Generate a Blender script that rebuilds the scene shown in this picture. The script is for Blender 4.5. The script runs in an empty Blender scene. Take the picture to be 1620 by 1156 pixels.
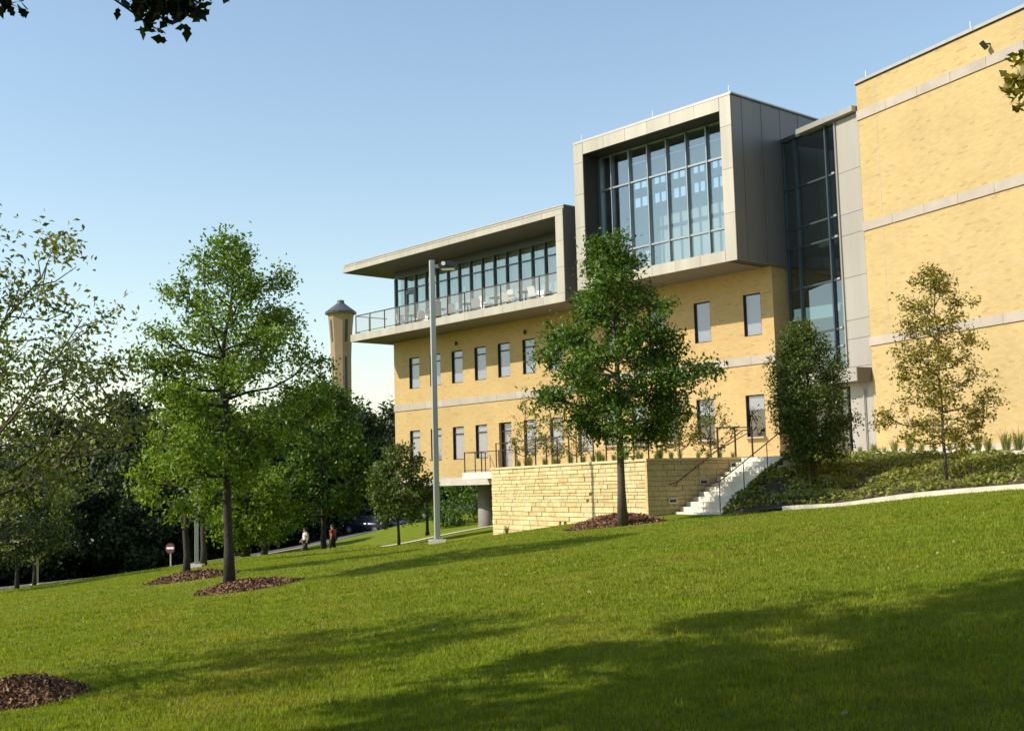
import bpy, bmesh, math, random
import numpy as np
from mathutils import Matrix, Vector

SC = bpy.context.scene
COL = SC.collection
R = math.radians

# ------------------------------------------------------------------ camera
FPX, PITCH, ROLL = 1900.0, R(5.73), R(-1.543)          # focal length in photo pixels (photo is 1620 wide)
cX = np.array([1, 0, 0.0]); cF = np.array([0, math.cos(PITCH), math.sin(PITCH)]); cU = np.array([0, -math.sin(PITCH), math.cos(PITCH)])
CX = math.cos(ROLL) * cX + math.sin(ROLL) * cU
CU = -math.sin(ROLL) * cX + math.cos(ROLL) * cU
cam = bpy.data.cameras.new('camera')
cam.sensor_width = 36.0
cam.lens = FPX / 1620.0 * 36.0
cam.clip_start = 0.1
cam.clip_end = 3000
camo = bpy.data.objects.new('camera', cam)
COL.objects.link(camo)
camo.matrix_world = Matrix(((CX[0], CU[0], -cF[0], 0), (CX[1], CU[1], -cF[1], 0), (CX[2], CU[2], -cF[2], 0), (0, 0, 0, 1)))
SC.camera = camo

# ------------------------------------------------------------------ sky, sun, exposure
SUN_EL = R(37.5)
SUN_TRAVEL = np.array([0.971, 0.239])                   # the way the light travels over the ground
sun_az = math.atan2(-SUN_TRAVEL[0], -SUN_TRAVEL[1])     # clockwise from +Y
world = bpy.data.worlds.new('World')
SC.world = world
world.use_nodes = True
wn = world.node_tree.nodes; wl = world.node_tree.links
sky = wn.new('ShaderNodeTexSky')
sky.sky_type = 'NISHITA'
sky.sun_disc = False
sky.sun_elevation = SUN_EL
sky.sun_rotation = sun_az
sky.altitude = 150
sky.air_density = 1.35
sky.dust_density = 0.3
sky.ozone_density = 0.6
bg = wn['Background']
bg.inputs[1].default_value = 0.15
wl.new(sky.outputs[0], bg.inputs[0])
sun = bpy.data.lights.new('sun', 'SUN')
sun.energy = 5.0
sun.angle = R(0.53)
sun.color = (1.0, 0.91, 0.76)
suno = bpy.data.objects.new('sun', sun)
COL.objects.link(suno)
sd = Vector((SUN_TRAVEL[0] * math.cos(SUN_EL), SUN_TRAVEL[1] * math.cos(SUN_EL), -math.sin(SUN_EL)))
suno.rotation_euler = sd.to_track_quat('-Z', 'Y').to_euler()
suno.location = (-30, -10, 40)
SC.view_settings.view_transform = 'Standard'
SC.view_settings.look = 'None'
SC.view_settings.exposure = 0.28
SC.view_settings.gamma = 1.0
SC.cycles.max_bounces = 7
SC.cycles.transparent_max_bounces = 12
SC.cycles.caustics_reflective = False
SC.cycles.caustics_refractive = False

# ------------------------------------------------------------------ helpers
WORLD = {}                                              # object name -> its world matrix, for parenting without a depsgraph update
EYE = 0.0                                               # heights are measured from the camera's eye


def ray(x, y):
    return (x - 810) / FPX * CX - (y - 578) / FPX * CU + cF


def at(x, y, Y):
    d = ray(x, y)
    return d * (Y / d[1])


def tag(o, label=None, cat=None, group=None, kind=None):
    if label: o['label'] = label
    if cat: o['category'] = cat
    if group: o['group'] = group
    if kind: o['kind'] = kind
    return o


def link(o, parent=None, M=None):
    COL.objects.link(o)
    M = M if M is not None else Matrix.Identity(4)
    if parent is not None:
        o.parent = parent
        o.matrix_parent_inverse = WORLD[parent.name].inverted()
    o.matrix_basis = M
    WORLD[o.name] = M.copy()
    return o


def empty(name, loc, rz=0.0, **k):
    o = bpy.data.objects.new(name, None)
    o.empty_display_size = 0.3
    link(o, None, Matrix.Translation(Vector(loc)) @ Matrix.Rotation(rz, 4, 'Z'))
    return tag(o, **k)


def mesh(name, V, Fc, mats, smooth=False):
    me = bpy.data.meshes.new(name)
    me.from_pydata([tuple(v) for v in V], [], Fc)
    for m in (mats if isinstance(mats, (list, tuple)) else [mats]):
        me.materials.append(m)
    if smooth:
        me.polygons.foreach_set('use_smooth', [True] * len(me.polygons))
    me.update()
    return me


def fast_mesh(name, V, nper, mat, smooth=False):
    """V is (N*nper, 3): N separate faces with nper corners."""
    n = len(V) // nper
    me = bpy.data.meshes.new(name)
    me.vertices.add(len(V)); me.vertices.foreach_set('co', np.asarray(V, np.float32).ravel())
    me.loops.add(len(V)); me.loops.foreach_set('vertex_index', np.arange(len(V), dtype=np.int32))
    me.polygons.add(n)
    me.polygons.foreach_set('loop_start', np.arange(n, dtype=np.int32) * nper)
    me.polygons.foreach_set('loop_total', np.full(n, nper, np.int32))
    me.materials.append(mat)
    me.update(calc_edges=True)
    if smooth:
        me.polygons.foreach_set('use_smooth', [True] * n)
    return me


def obj(name, me, parent=None, M=None, **k):
    return tag(link(bpy.data.objects.new(name, me), parent, M), **k)


class MB:
    """collects boxes, tubes and polygons into one mesh"""
    def __init__(s, fr=None):
        s.spray = None; s.V = []; s.F = []; s.M = fr.M if fr else Matrix.Identity(4)

    def add(s, V, F):
        b = len(s.V)
        s.V += [s.M @ Vector(v) for v in V]
        s.F += [[i + b for i in f] for f in F]

    def box(s, x0, x1, y0, y1, z0, z1):
        s.add([(x0, y0, z0), (x1, y0, z0), (x1, y1, z0), (x0, y1, z0), (x0, y0, z1), (x1, y0, z1), (x1, y1, z1), (x0, y1, z1)],
              [(0, 3, 2, 1), (4, 5, 6, 7), (0, 1, 5, 4), (1, 2, 6, 5), (2, 3, 7, 6), (3, 0, 4, 7)])

    def quad(s, *p):
        s.add(p, [list(range(len(p)))])

    def tube(s, pts, rad, k=8, caps=True):
        pts = [Vector(p) for p in pts]
        rad = rad if isinstance(rad, (list, tuple)) else [rad] * len(pts)
        V = []; F = []
        for i, p in enumerate(pts):
            d = (pts[min(i + 1, len(pts) - 1)] - pts[max(i - 1, 0)]).normalized()
            a = d.cross(Vector((0, 0, 1)) if abs(d.z) < 0.9 else Vector((1, 0, 0))).normalized()
            b = d.cross(a)
            for j in range(k):
                t = 2 * math.pi * j / k
                V.append(p + (a * math.cos(t) + b * math.sin(t)) * rad[i])
        for i in range(len(pts) - 1):
            for j in range(k):
                F.append((i * k + j, i * k + (j + 1) % k, (i + 1) * k + (j + 1) % k, (i + 1) * k + j))
        if caps:
            F.append(tuple(range(k))[::-1]); F.append(tuple(range((len(pts) - 1) * k, len(pts) * k)))
        s.add(V, F)

    def prism(s, poly, z0, z1):
        n = len(poly)
        V = [(p[0], p[1], z0) for p in poly] + [(p[0], p[1], z1) for p in poly]
        s.add(V, [tuple(range(n))[::-1], tuple(range(n, 2 * n))] + [(i, (i + 1) % n, n + (i + 1) % n, n + i) for i in range(n)])

    def build(s, name, mat, parent=None, smooth=False, **k):
        return obj(name, mesh(name, s.V, s.F, mat, smooth), parent, None, **k)


class Frame:
    """a plan frame: local x to the right along a facade, local y into the building"""
    def __init__(s, o, deg):
        s.M = Matrix.Translation((o[0], o[1], 0)) @ Matrix.Rotation(-R(deg), 4, 'Z')

    def pt(s, x, y, z=0):
        return s.M @ Vector((x, y, z))


UNIT = {}


def bx(name, parent, mat, fr, x0, x1, y0, y1, z0, z1, **k):
    """one box piece; alike pieces share one unit cube per material"""
    if mat.name not in UNIT:
        m = MB(); m.box(-.5, .5, -.5, .5, -.5, .5)
        UNIT[mat.name] = mesh('block', m.V, m.F, mat)
    M = fr.M @ Matrix.Translation(((x0 + x1) / 2, (y0 + y1) / 2, (z0 + z1) / 2)) @ Matrix.Diagonal((abs(x1 - x0), abs(y1 - y0), abs(z1 - z0), 1))
    return obj(name, UNIT[mat.name], parent, M, **k)


def copy_tree(o, M, parent=None, base=None, label=None):
    """a copy of a thing, its parts and their sub-parts, moved to world matrix M; mesh data is shared"""
    old = WORLD[o.name]
    base = base if base is not None else M @ old.inverted()
    c = o.copy()
    link(c, parent, base @ old)
    if label: c['label'] = label
    for ch in [q for q in bpy.data.objects if q.parent == o]:
        copy_tree(ch, None, c, base)
    return c


ORD = ['first', 'second', 'third', 'fourth', 'fifth', 'sixth', 'seventh', 'eighth', 'ninth', 'tenth', 'eleventh', 'twelfth', 'thirteenth', 'fourteenth', 'fifteenth', 'sixteenth', 'seventeenth', 'eighteenth']

# ------------------------------------------------------------------ materials
def mat_new(name):
    m = bpy.data.materials.new(name); m.use_nodes = True
    nt = m.node_tree
    return m, nt.nodes, nt.links, nt.nodes['Principled BSDF']


def plain(name, c, rough=.6, metal=0.0, var=.12, scale=3.0, bump=0.0, bscale=30.0, spec=.4, streak=False):
    m, n, l, b = mat_new(name)
    b.inputs['Roughness'].default_value = rough
    b.inputs['Metallic'].default_value = metal
    b.inputs['Specular IOR Level'].default_value = spec
    g = n.new('ShaderNodeNewGeometry')
    mp = n.new('ShaderNodeMapping'); l.new(g.outputs['Position'], mp.inputs[0])
    if streak: mp.inputs['Scale'].default_value = (1, 1, .12)
    t = n.new('ShaderNodeTexNoise'); t.inputs['Scale'].default_value = scale; t.inputs['Detail'].default_value = 6; t.inputs['Roughness'].default_value = .65
    l.new(mp.outputs[0], t.inputs[0])
    r = n.new('ShaderNodeMapRange'); r.inputs[1].default_value = .3; r.inputs[2].default_value = .7
    r.inputs[3].default_value = 1 - var; r.inputs[4].default_value = 1 + var
    l.new(t.outputs[0], r.inputs[0])
    o = n.new('ShaderNodeObjectInfo')
    r2 = n.new('ShaderNodeMapRange'); r2.inputs[3].default_value = 1 - var * .5; r2.inputs[4].default_value = 1 + var * .5
    l.new(o.outputs['Random'], r2.inputs[0])
    mu = n.new('ShaderNodeMath'); mu.operation = 'MULTIPLY'; l.new(r.outputs[0], mu.inputs[0]); l.new(r2.outputs[0], mu.inputs[1])
    vm = n.new('ShaderNodeVectorMath'); vm.operation = 'SCALE'; vm.inputs[0].default_value = c
    l.new(mu.outputs[0], vm.inputs['Scale']); l.new(vm.outputs[0], b.inputs['Base Color'])
    if bump:
        t2 = n.new('ShaderNodeTexNoise'); t2.inputs['Scale'].default_value = bscale; t2.inputs['Detail'].default_value = 4
        l.new(g.outputs['Position'], t2.inputs[0])
        bp = n.new('ShaderNodeBump'); bp.inputs['Strength'].default_value = bump; bp.inputs['Distance'].default_value = .05
        l.new(t2.outputs[0], bp.inputs['Height']); l.new(bp.outputs[0], b.inputs['Normal'])
    return m


def brick(name, deg, o, c1, c2, mortar):
    """running-bond brick laid on the facade whose plan angle is deg; u runs along the wall, v up"""
    m, n, l, b = mat_new(name)
    b.inputs['Roughness'].default_value = .85
    b.inputs['Specular IOR Level'].default_value = .25
    g = n.new('ShaderNodeNewGeometry')
    a = R(deg)
    # along-wall coordinate, chosen by the face normal so that return faces get bricks as well
    ex = n.new('ShaderNodeVectorMath'); ex.operation = 'DOT_PRODUCT'; ex.inputs[1].default_value = (math.cos(a), -math.sin(a), 0); l.new(g.outputs['Position'], ex.inputs[0])
    ey = n.new('ShaderNodeVectorMath'); ey.operation = 'DOT_PRODUCT'; ey.inputs[1].default_value = (math.sin(a), math.cos(a), 0); l.new(g.outputs['Position'], ey.inputs[0])
    nx = n.new('ShaderNodeVectorMath'); nx.operation = 'DOT_PRODUCT'; nx.inputs[1].default_value = (math.cos(a), -math.sin(a), 0); l.new(g.outputs['True Normal'], nx.inputs[0])
    ab = n.new('ShaderNodeMath'); ab.operation = 'ABSOLUTE'; l.new(nx.outputs['Value'], ab.inputs[0])
    gt = n.new('ShaderNodeMath'); gt.operation = 'GREATER_THAN'; gt.inputs[1].default_value = .5; l.new(ab.outputs[0], gt.inputs[0])
    mx = n.new('ShaderNodeMix'); mx.data_type = 'FLOAT'
    l.new(gt.outputs[0], mx.inputs[0]); l.new(ex.outputs['Value'], mx.inputs[2]); l.new(ey.outputs['Value'], mx.inputs[3])
    sp = n.new('ShaderNodeSeparateXYZ'); l.new(g.outputs['Position'], sp.inputs[0])
    cb = n.new('ShaderNodeCombineXYZ'); l.new(mx.outputs[0], cb.inputs[0]); l.new(sp.outputs[2], cb.inputs[1])
    t = n.new('ShaderNodeTexBrick')
    t.inputs['Color1'].default_value = (*c1, 1); t.inputs['Color2'].default_value = (*c2, 1); t.inputs['Mortar'].default_value = (*mortar, 1)
    t.inputs['Scale'].default_value = 1.0; t.inputs['Brick Width'].default_value = .25; t.inputs['Row Height'].default_value = .083
    t.inputs['Mortar Size'].default_value = .006; t.inputs['Mortar Smooth'].default_value = .3; t.inputs['Bias'].default_value = -.1
    l.new(cb.outputs[0], t.inputs[0])
    # a few darker bricks and soft weathering
    t2 = n.new('ShaderNodeTexBrick')
    t2.inputs['Color1'].default_value = (0, 0, 0, 1); t2.inputs['Color2'].default_value = (1, 1, 1, 1); t2.inputs['Mortar'].default_value = (0, 0, 0, 1)
    for k_, v_ in (('Scale', 1.0), ('Brick Width', .25), ('Row Height', .083), ('Mortar Size', .006), ('Bias', 0.0)): t2.inputs[k_].default_value = v_
    l.new(cb.outputs[0], t2.inputs[0])
    sx_ = n.new('ShaderNodeSeparateXYZ'); l.new(t2.outputs[0], sx_.inputs[0])
    r = n.new('ShaderNodeMapRange'); r.inputs[1].default_value = .93; r.inputs[2].default_value = 1.0; r.inputs[3].default_value = 1.0; r.inputs[4].default_value = .86
    l.new(sx_.outputs[0], r.inputs[0])
    no = n.new('ShaderNodeTexNoise'); no.inputs['Scale'].default_value = .45; no.inputs['Detail'].default_value = 6; l.new(cb.outputs[0], no.inputs[0])
    r2 = n.new('ShaderNodeMapRange'); r2.inputs[1].default_value = .3; r2.inputs[2].default_value = .7; r2.inputs[3].default_value = .93; r2.inputs[4].default_value = 1.06
    l.new(no.outputs[0], r2.inputs[0])
    mu = n.new('ShaderNodeMath'); mu.operation = 'MULTIPLY'; l.new(r.outputs[0], mu.inputs[0]); l.new(r2.outputs[0], mu.inputs[1])
    vm = n.new('ShaderNodeVectorMath'); vm.operation = 'SCALE'; l.new(t.outputs[0], vm.inputs[0]); l.new(mu.outputs[0], vm.inputs['Scale'])
    l.new(vm.outputs[0], b.inputs['Base Color'])
    bp = n.new('ShaderNodeBump'); bp.inputs['Strength'].default_value = .5; bp.inputs['Distance'].default_value = .01
    l.new(t.outputs['Fac'], bp.inputs['Height']); bp.invert = True; l.new(bp.outputs[0], b.inputs['Normal'])
    return m


def leafmat(name, c, c2, trans=.35, rough=.5, dry=None):
    """leaf: diffuse + translucent, each leaf its own tint"""
    m, n, l, b = mat_new(name)
    g = n.new('ShaderNodeNewGeometry')
    mx = n.new('ShaderNodeMix'); mx.data_type = 'RGBA'
    mx.inputs[6].default_value = (*c, 1); mx.inputs[7].default_value = (*c2, 1)
    l.new(g.outputs['Random Per Island'], mx.inputs[0])
    src = mx.outputs[2]
    if dry:
        no = n.new('ShaderNodeTexNoise'); no.inputs['Scale'].default_value = .5; no.inputs['Detail'].default_value = 7; no.inputs['Roughness'].default_value = .68
        l.new(g.outputs['Position'], no.inputs[0])
        mr = n.new('ShaderNodeMapRange'); mr.inputs[1].default_value = .47; mr.inputs[2].default_value = .72; mr.inputs[4].default_value = .65; l.new(no.outputs[0], mr.inputs[0])
        m2 = n.new('ShaderNodeMix'); m2.data_type = 'RGBA'; l.new(mr.outputs[0], m2.inputs[0]); l.new(src, m2.inputs[6]); m2.inputs[7].default_value = (*dry, 1)
        src = m2.outputs[2]
        n2 = n.new('ShaderNodeTexNoise'); n2.inputs['Scale'].default_value = 2.6; n2.inputs['Detail'].default_value = 5; n2.inputs['Roughness'].default_value = .7; l.new(g.outputs['Position'], n2.inputs[0])
        m3 = n.new('ShaderNodeMapRange'); m3.inputs[1].default_value = .3; m3.inputs[2].default_value = .72; m3.inputs[3].default_value = .62; m3.inputs[4].default_value = 1.22; l.new(n2.outputs[0], m3.inputs[0])
        v3 = n.new('ShaderNodeVectorMath'); v3.operation = 'SCALE'; l.new(src, v3.inputs[0]); l.new(m3.outputs[0], v3.inputs['Scale']); src = v3.outputs[0]
    l.new(src, b.inputs['Base Color'])
    b.inputs['Roughness'].default_value = rough
    b.inputs['Specular IOR Level'].default_value = .35
    tr = n.new('ShaderNodeBsdfTranslucent')
    vm = n.new('ShaderNodeVectorMath'); vm.operation = 'MULTIPLY'; vm.inputs[1].default_value = (1.5, 1.35, .5)
    l.new(src, vm.inputs[0]); l.new(vm.outputs[0], tr.inputs[0])
    ms = n.new('ShaderNodeMixShader'); ms.inputs[0].default_value = trans
    l.new(b.outputs[0], ms.inputs[1]); l.new(tr.outputs[0], ms.inputs[2])
    l.new(ms.outputs[0], n['Material Output'].inputs[0])
    return m


def glassmat(name, tint, refl, gcol=(.9, .95, 1.0), rough=.015):
    """window glass: part see-through, part mirror, more mirror at a glancing angle"""
    m, n, l, b = mat_new(name)
    n.remove(b)
    t = n.new('ShaderNodeBsdfTransparent'); t.inputs[0].default_value = (*tint, 1)
    g = n.new('ShaderNodeBsdfGlossy'); g.inputs['Roughness'].default_value = rough; g.inputs[0].default_value = (*gcol, 1)
    lw = n.new('ShaderNodeLayerWeight'); lw.inputs[0].default_value = .5
    pw_ = n.new('ShaderNodeMath'); pw_.operation = 'POWER'; pw_.inputs[1].default_value = 3.5; l.new(lw.outputs['Facing'], pw_.inputs[0])
    r = n.new('ShaderNodeMapRange'); r.inputs[3].default_value = refl; r.inputs[4].default_value = 1.0
    l.new(pw_.outputs[0], r.inputs[0])
    ge = n.new('ShaderNodeNewGeometry')
    no = n.new('ShaderNodeTexNoise'); no.inputs['Scale'].default_value = .7; l.new(ge.outputs['Position'], no.inputs[0])
    bp = n.new('ShaderNodeBump'); bp.inputs['Strength'].default_value = .012; bp.inputs['Distance'].default_value = .1
    l.new(no.outputs[0], bp.inputs['Height']); l.new(bp.outputs[0], g.inputs['Normal'])
    ms = n.new('ShaderNodeMixShader')
    l.new(r.outputs[0], ms.inputs[0]); l.new(t.outputs[0], ms.inputs[1]); l.new(g.outputs[0], ms.inputs[2])
    l.new(ms.outputs[0], n['Material Output'].inputs[0])
    return m


def lawnmat():
    m, n, l, b = mat_new('lawn')
    b.inputs['Roughness'].default_value = .9
    b.inputs['Specular IOR Level'].default_value = .1
    g = n.new('ShaderNodeNewGeometry')
    def noise(sc, det=5, rgh=.6, vec=None):
        t = n.new('ShaderNodeTexNoise'); t.inputs['Scale'].default_value = sc; t.inputs['Detail'].default_value = det; t.inputs['Roughness'].default_value = rgh
        l.new(vec or g.outputs['Position'], t.inputs[0]); return t.outputs[0]
    def mix(f, a, c):
        x = n.new('ShaderNodeMix'); x.data_type = 'RGBA'
        l.new(f, x.inputs[0])
        for i, v in ((6, a), (7, c)):
            if isinstance(v, tuple): x.inputs[i].default_value = (*v, 1)
            else: l.new(v, x.inputs[i])
        return x.outputs[2]
    def ramp(f, a, c):
        r = n.new('ShaderNodeMapRange'); r.inputs[1].default_value = a; r.inputs[2].default_value = c; l.new(f, r.inputs[0]); return r.outputs[0]
    fine = mix(ramp(noise(9, 8, .75), .3, .7), LAWN_A, LAWN_B)
    big = mix(ramp(noise(.55, 6, .65), .52, .74), fine, LAWN_DRY)
    tuft = mix(ramp(noise(38, 4, .8), .45, .75), big, LAWN_DEEP)
    l.new(tuft, b.inputs['Base Color'])
    bp = n.new('ShaderNodeBump'); bp.inputs['Strength'].default_value = .9; bp.inputs['Distance'].default_value = .05
    l.new(noise(22, 8, .8), bp.inputs['Height']); l.new(bp.outputs[0], b.inputs['Normal'])
    return m


LAWN_A, LAWN_B, LAWN_DRY, LAWN_DEEP = (.135, .185, .010), (.185, .225, .014), (.28, .25, .045), (.08, .12, .007)
M_lawn = lawnmat()
M_blade = leafmat('grass_blade', (.135, .215, .008), (.28, .335, .022), .42, .6, (.36, .30, .055))
M_brickA = brick('buff_brick_north_wing', 48.45, 0, (.495, .352, .158), (.45, .31, .132), (.45, .34, .18))
M_brickW = brick('buff_brick_tower', 64.65, 0, (.505, .38, .178), (.455, .33, .148), (.46, .36, .195))
M_conc = plain('concrete', (.46, .42, .36), .85, var=.14, scale=1.5, bump=.15)
M_band = plain('cast_stone', (.40, .345, .29), .8, var=.12, scale=1.2, bump=.1)
M_col = plain('grey_column_concrete', (.24, .225, .20), .85, var=.14, scale=1.5, bump=.15)
M_pale = plain('pale_concrete', (.68, .63, .53), .8, var=.08, scale=2)
M_kerb = plain('kerb_concrete', (.58, .54, .44), .85, var=.15, scale=3)
M_panel = plain('champagne_panel', (.41, .375, .31),   .42, .25, var=.13, scale=1.3, streak=True, bump=.04, bscale=1.2)
M_wpanel = plain('pale_grey_panel', (.37, .345, .305), .45, .2, var=.08, scale=1.3, streak=True, bump=.04, bscale=1.2)
M_zinc = plain('dark_zinc_panel', (.17, .165, .16), .5, .4, var=.10, scale=.8, streak=True)
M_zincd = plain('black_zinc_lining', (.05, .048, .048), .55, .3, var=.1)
M_shadew = plain('white_shade', (.62, .65, .64), .9, var=.04, scale=.5)
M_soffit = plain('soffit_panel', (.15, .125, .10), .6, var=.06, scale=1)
M_joint = plain('dark_joint', (.06, .055, .05), .8)
M_cope = plain('metal_coping', (.42, .40, .37), .4, .5, var=.06)
M_mull = plain('blue_grey_mullion', (.075, .095, .115), .4, .5, var=.05)
M_mullp = plain('silver_mullion', (.30, .33, .355), .35, .6, var=.05)
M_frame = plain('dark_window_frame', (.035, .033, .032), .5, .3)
M_rail = plain('bronze_rail', (.06, .05, .042), .45, .5, var=.06)
M_galv = plain('galvanised_pole', (.46, .45, .42), .45, .5, var=.08, scale=2, streak=True)
M_black = plain('black_metal', (.02, .02, .02), .5)
M_white = plain('white_plastic', (.78, .78, .75), .45, var=.03)
M_lampw = plain('lamp_lens', (.8, .8, .78), .25, var=.02)
M_shade = plain('roller_shade', (.50, .49, .51), .9, var=.05, scale=.5)
M_room = plain('room_wall', (.50, .52, .52), .9, var=.05, scale=.5)
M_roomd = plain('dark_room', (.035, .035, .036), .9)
M_stones = [plain('limestone', c, .85, var=.16, scale=7, bump=.35, bscale=14) for c in
            ((.54, .435, .22), (.59, .485, .265), (.49, .38, .18), (.56, .46, .245))]
M_mortar = plain('mortar', (.42, .33, .17), .95, var=.1)
M_bark = plain('bark', (.10, .078, .055), .9, var=.35, scale=14, bump=.6, bscale=30)
M_barkd = plain('dark_bark', (.05, .042, .034), .9, var=.35, scale=14, bump=.6, bscale=30)
M_mulch = plain('mulch_soil', (.11, .052, .026), .95, var=.45, scale=18, bump=.8, bscale=40)
M_chip = leafmat('mulch_chip', (.08, .033, .015), (.36, .21, .12), .0, .8)
M_soil = plain('bed_soil', (.07, .055, .035), .95, var=.4, scale=9, bump=.6)
M_asph = plain('asphalt', (.075, .078, .085), .9, var=.15, scale=3)
M_walk = plain('pavement', (.40, .34, .26), .9, var=.15, scale=2)
GL_box = glassmat('curtain_glass', (.86, .92, .92), .20, (.74, .79, .80))
GL_left = glassmat('gallery_glass', (.84, .90, .89), .20, (.74, .80, .79))
GL_win = glassmat('window_glass', (.86, .87, .90), .10, (.72, .72, .76))
GL_tow = glassmat('stair_glass', (.45, .53, .50), .16)
GL_rail, _n, _l, _b = mat_new('rail_mesh')
_b.inputs['Base Color'].default_value = (.34, .35, .35, 1); _b.inputs['Roughness'].default_value = .6
_t = _n.new('ShaderNodeBsdfTransparent'); _m = _n.new('ShaderNodeMixShader'); _m.inputs[0].default_value = .2
_l.new(_t.outputs[0], _m.inputs[1]); _l.new(_b.outputs[0], _m.inputs[2]); _l.new(_m.outputs[0], _n['Material Output'].inputs[0])
L_t1 = leafmat('leaf_fresh', (.045, .105, .008), (.20, .30, .026), .3)
L_ctr = leafmat('leaf_maple', (.028, .08, .008), (.125, .21, .02), .27)
L_oak = leafmat('leaf_live_oak', (.035, .065, .012), (.135, .18, .035), .27)
L_brn = leafmat('leaf_bronze', (.12, .115, .014), (.32, .27, .045), .28)
L_wil = leafmat('leaf_grey_green', (.085, .12, .03), (.26, .30, .11), .38)
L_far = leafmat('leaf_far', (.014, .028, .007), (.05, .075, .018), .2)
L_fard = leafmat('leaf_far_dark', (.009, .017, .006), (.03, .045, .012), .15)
L_fresh = leafmat('leaf_yellow_green', (.08, .16, .012), (.24, .34, .035), .4)
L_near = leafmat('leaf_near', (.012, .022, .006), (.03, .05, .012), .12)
L_bed = leafmat('leaf_groundcover', (.12, .17, .025), (.34, .36, .10), .3)
L_tuft = leafmat('blade_ornamental', (.09, .13, .025), (.28, .30, .09), .35)

# ------------------------------------------------------------------ terrain
CTRL = [at(*p) for p in [
    (0, 1156, 11), (810, 1156, 8), (1620, 1156, 7), (60, 1100, 13.5), (363, 932, 30), (295, 914, 36), (692, 860, 42), (775, 850, 51.3),
    (1024, 817, 40), (1070, 818, 39), (1240, 807, 36.4), (1340, 801, 35.4), (1430, 789, 34.3), (1620, 773, 31.8), (630, 861, 62), (512, 877, 76), (527, 873, 83),
    (484, 875, 83), (728, 839, 67), (390, 881, 70), (311, 897, 55), (100, 922, 75), (250, 907, 80), (270, 899, 85), (590, 840, 110), (0, 946, 52), (540, 853, 97), (640, 834, 105),
    (700, 815, 100), (560, 824, 122), (640, 812, 122), (500, 838, 122)]]
CTRL += [np.array(p) for p in [(0, 0, -1.6), (-6, 5, -1.9), (6, 8, -1.25), (7, 16, -1.05), (0, 20, -1.62), (8, 28, -.9), (16, 26, -.45), (-14, 16, -2.6), (-60, 0, -5.5), (-60, 60, -7),
                               (0, -60, -1.5), (60, 0, 1), (40, 40, .3), (20, 44, .2), (14, 52, -.2), (60, 90, 0), (0, 80, -2.3), (5, 110, -2.5), (-60, 110, -7.5), (-30, 112, -6.2), (-100, 200, -7), (0, 250, -4), (120, 250, 0), (-300, 0, -9), (300, 0, 3), (0, -300, -3), (0, 600, -4), (-500, 500, -8), (500, 500, 0)]]
CT = np.array(CTRL)


def _phi(d2):
    return np.where(d2 > 1e-9, .5 * d2 * np.log(np.maximum(d2, 1e-9)), 0)


_n = len(CT)
_K = _phi(((CT[:, None, :2] - CT[None, :, :2]) ** 2).sum(-1)) + np.eye(_n) * 2.0
_P = np.c_[np.ones(_n), CT[:, :2]]
_S = np.linalg.solve(np.block([[_K, _P], [_P.T, np.zeros((3, 3))]]), np.r_[CT[:, 2], np.zeros(3)])


def ground(x, y):
    x = np.atleast_1d(np.asarray(x, float)); y = np.atleast_1d(np.asarray(y, float))
    out = np.empty(len(x))
    for i in range(0, len(x), 20000):
        q = np.c_[x[i:i + 20000], y[i:i + 20000]]
        out[i:i + 20000] = _phi(((q[:, None] - CT[None, :, :2]) ** 2).sum(-1)) @ _S[:_n] + _S[_n] + q @ _S[_n + 1:]
    return out


def gz(x, y):
    return float(ground([x], [y])[0])


def axis(lo, hi, f0, f1, fine, coarse):
    a = list(np.arange(f0, f1 + 1e-6, fine))
    v, s = f0, fine
    while v > lo: s = min(s * 1.35, coarse); v -= s; a.insert(0, v)
    v, s = f1, fine
    while v < hi: s = min(s * 1.35, coarse); v += s; a.append(v)
    return np.array(a)


gx = axis(-900, 900, -32, 22, .6, 90); gy = axis(-300, 1500, 2, 118, .6, 90)
XX, YY = np.meshgrid(gx, gy)
ZZ = ground(np.clip(XX.ravel(), -420, 420), np.clip(YY.ravel(), -250, 560))
rn = np.random.default_rng(3)
Vg = np.c_[XX.ravel(), YY.ravel(), ZZ]
nx_, ny_ = len(gx), len(gy)
I = (np.arange(ny_ - 1)[:, None] * nx_ + np.arange(nx_ - 1)[None]).ravel()
me = bpy.data.meshes.new('lawn')
me.vertices.add(len(Vg)); me.vertices.foreach_set('co', Vg.astype(np.float32).ravel())
Q = np.c_[I, I + 1, I + nx_ + 1, I + nx_].astype(np.int32)
me.loops.add(Q.size); me.loops.foreach_set('vertex_index', Q.ravel())
me.polygons.add(len(Q)); me.polygons.foreach_set('loop_start', np.arange(len(Q), dtype=np.int32) * 4); me.polygons.foreach_set('loop_total', np.full(len(Q), 4, np.int32))
me.materials.append(M_lawn); me.update(calc_edges=True)
me.polygons.foreach_set('use_smooth', [True] * len(Q))
obj('lawn', me, kind='structure', label='sloping mown green lawn in front of the building')

# road beyond the lawn, its kerb and the pavement beside it
ROAD = [(-62, 40), (-46, 58), (-35, 70.5), (-28.2, 77.5), (-23.5, 83.5), (-18, 91.5), (-13.5, 99.5), (-9.5, 109), (-5, 124), (4, 150), (30, 200)]


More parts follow.
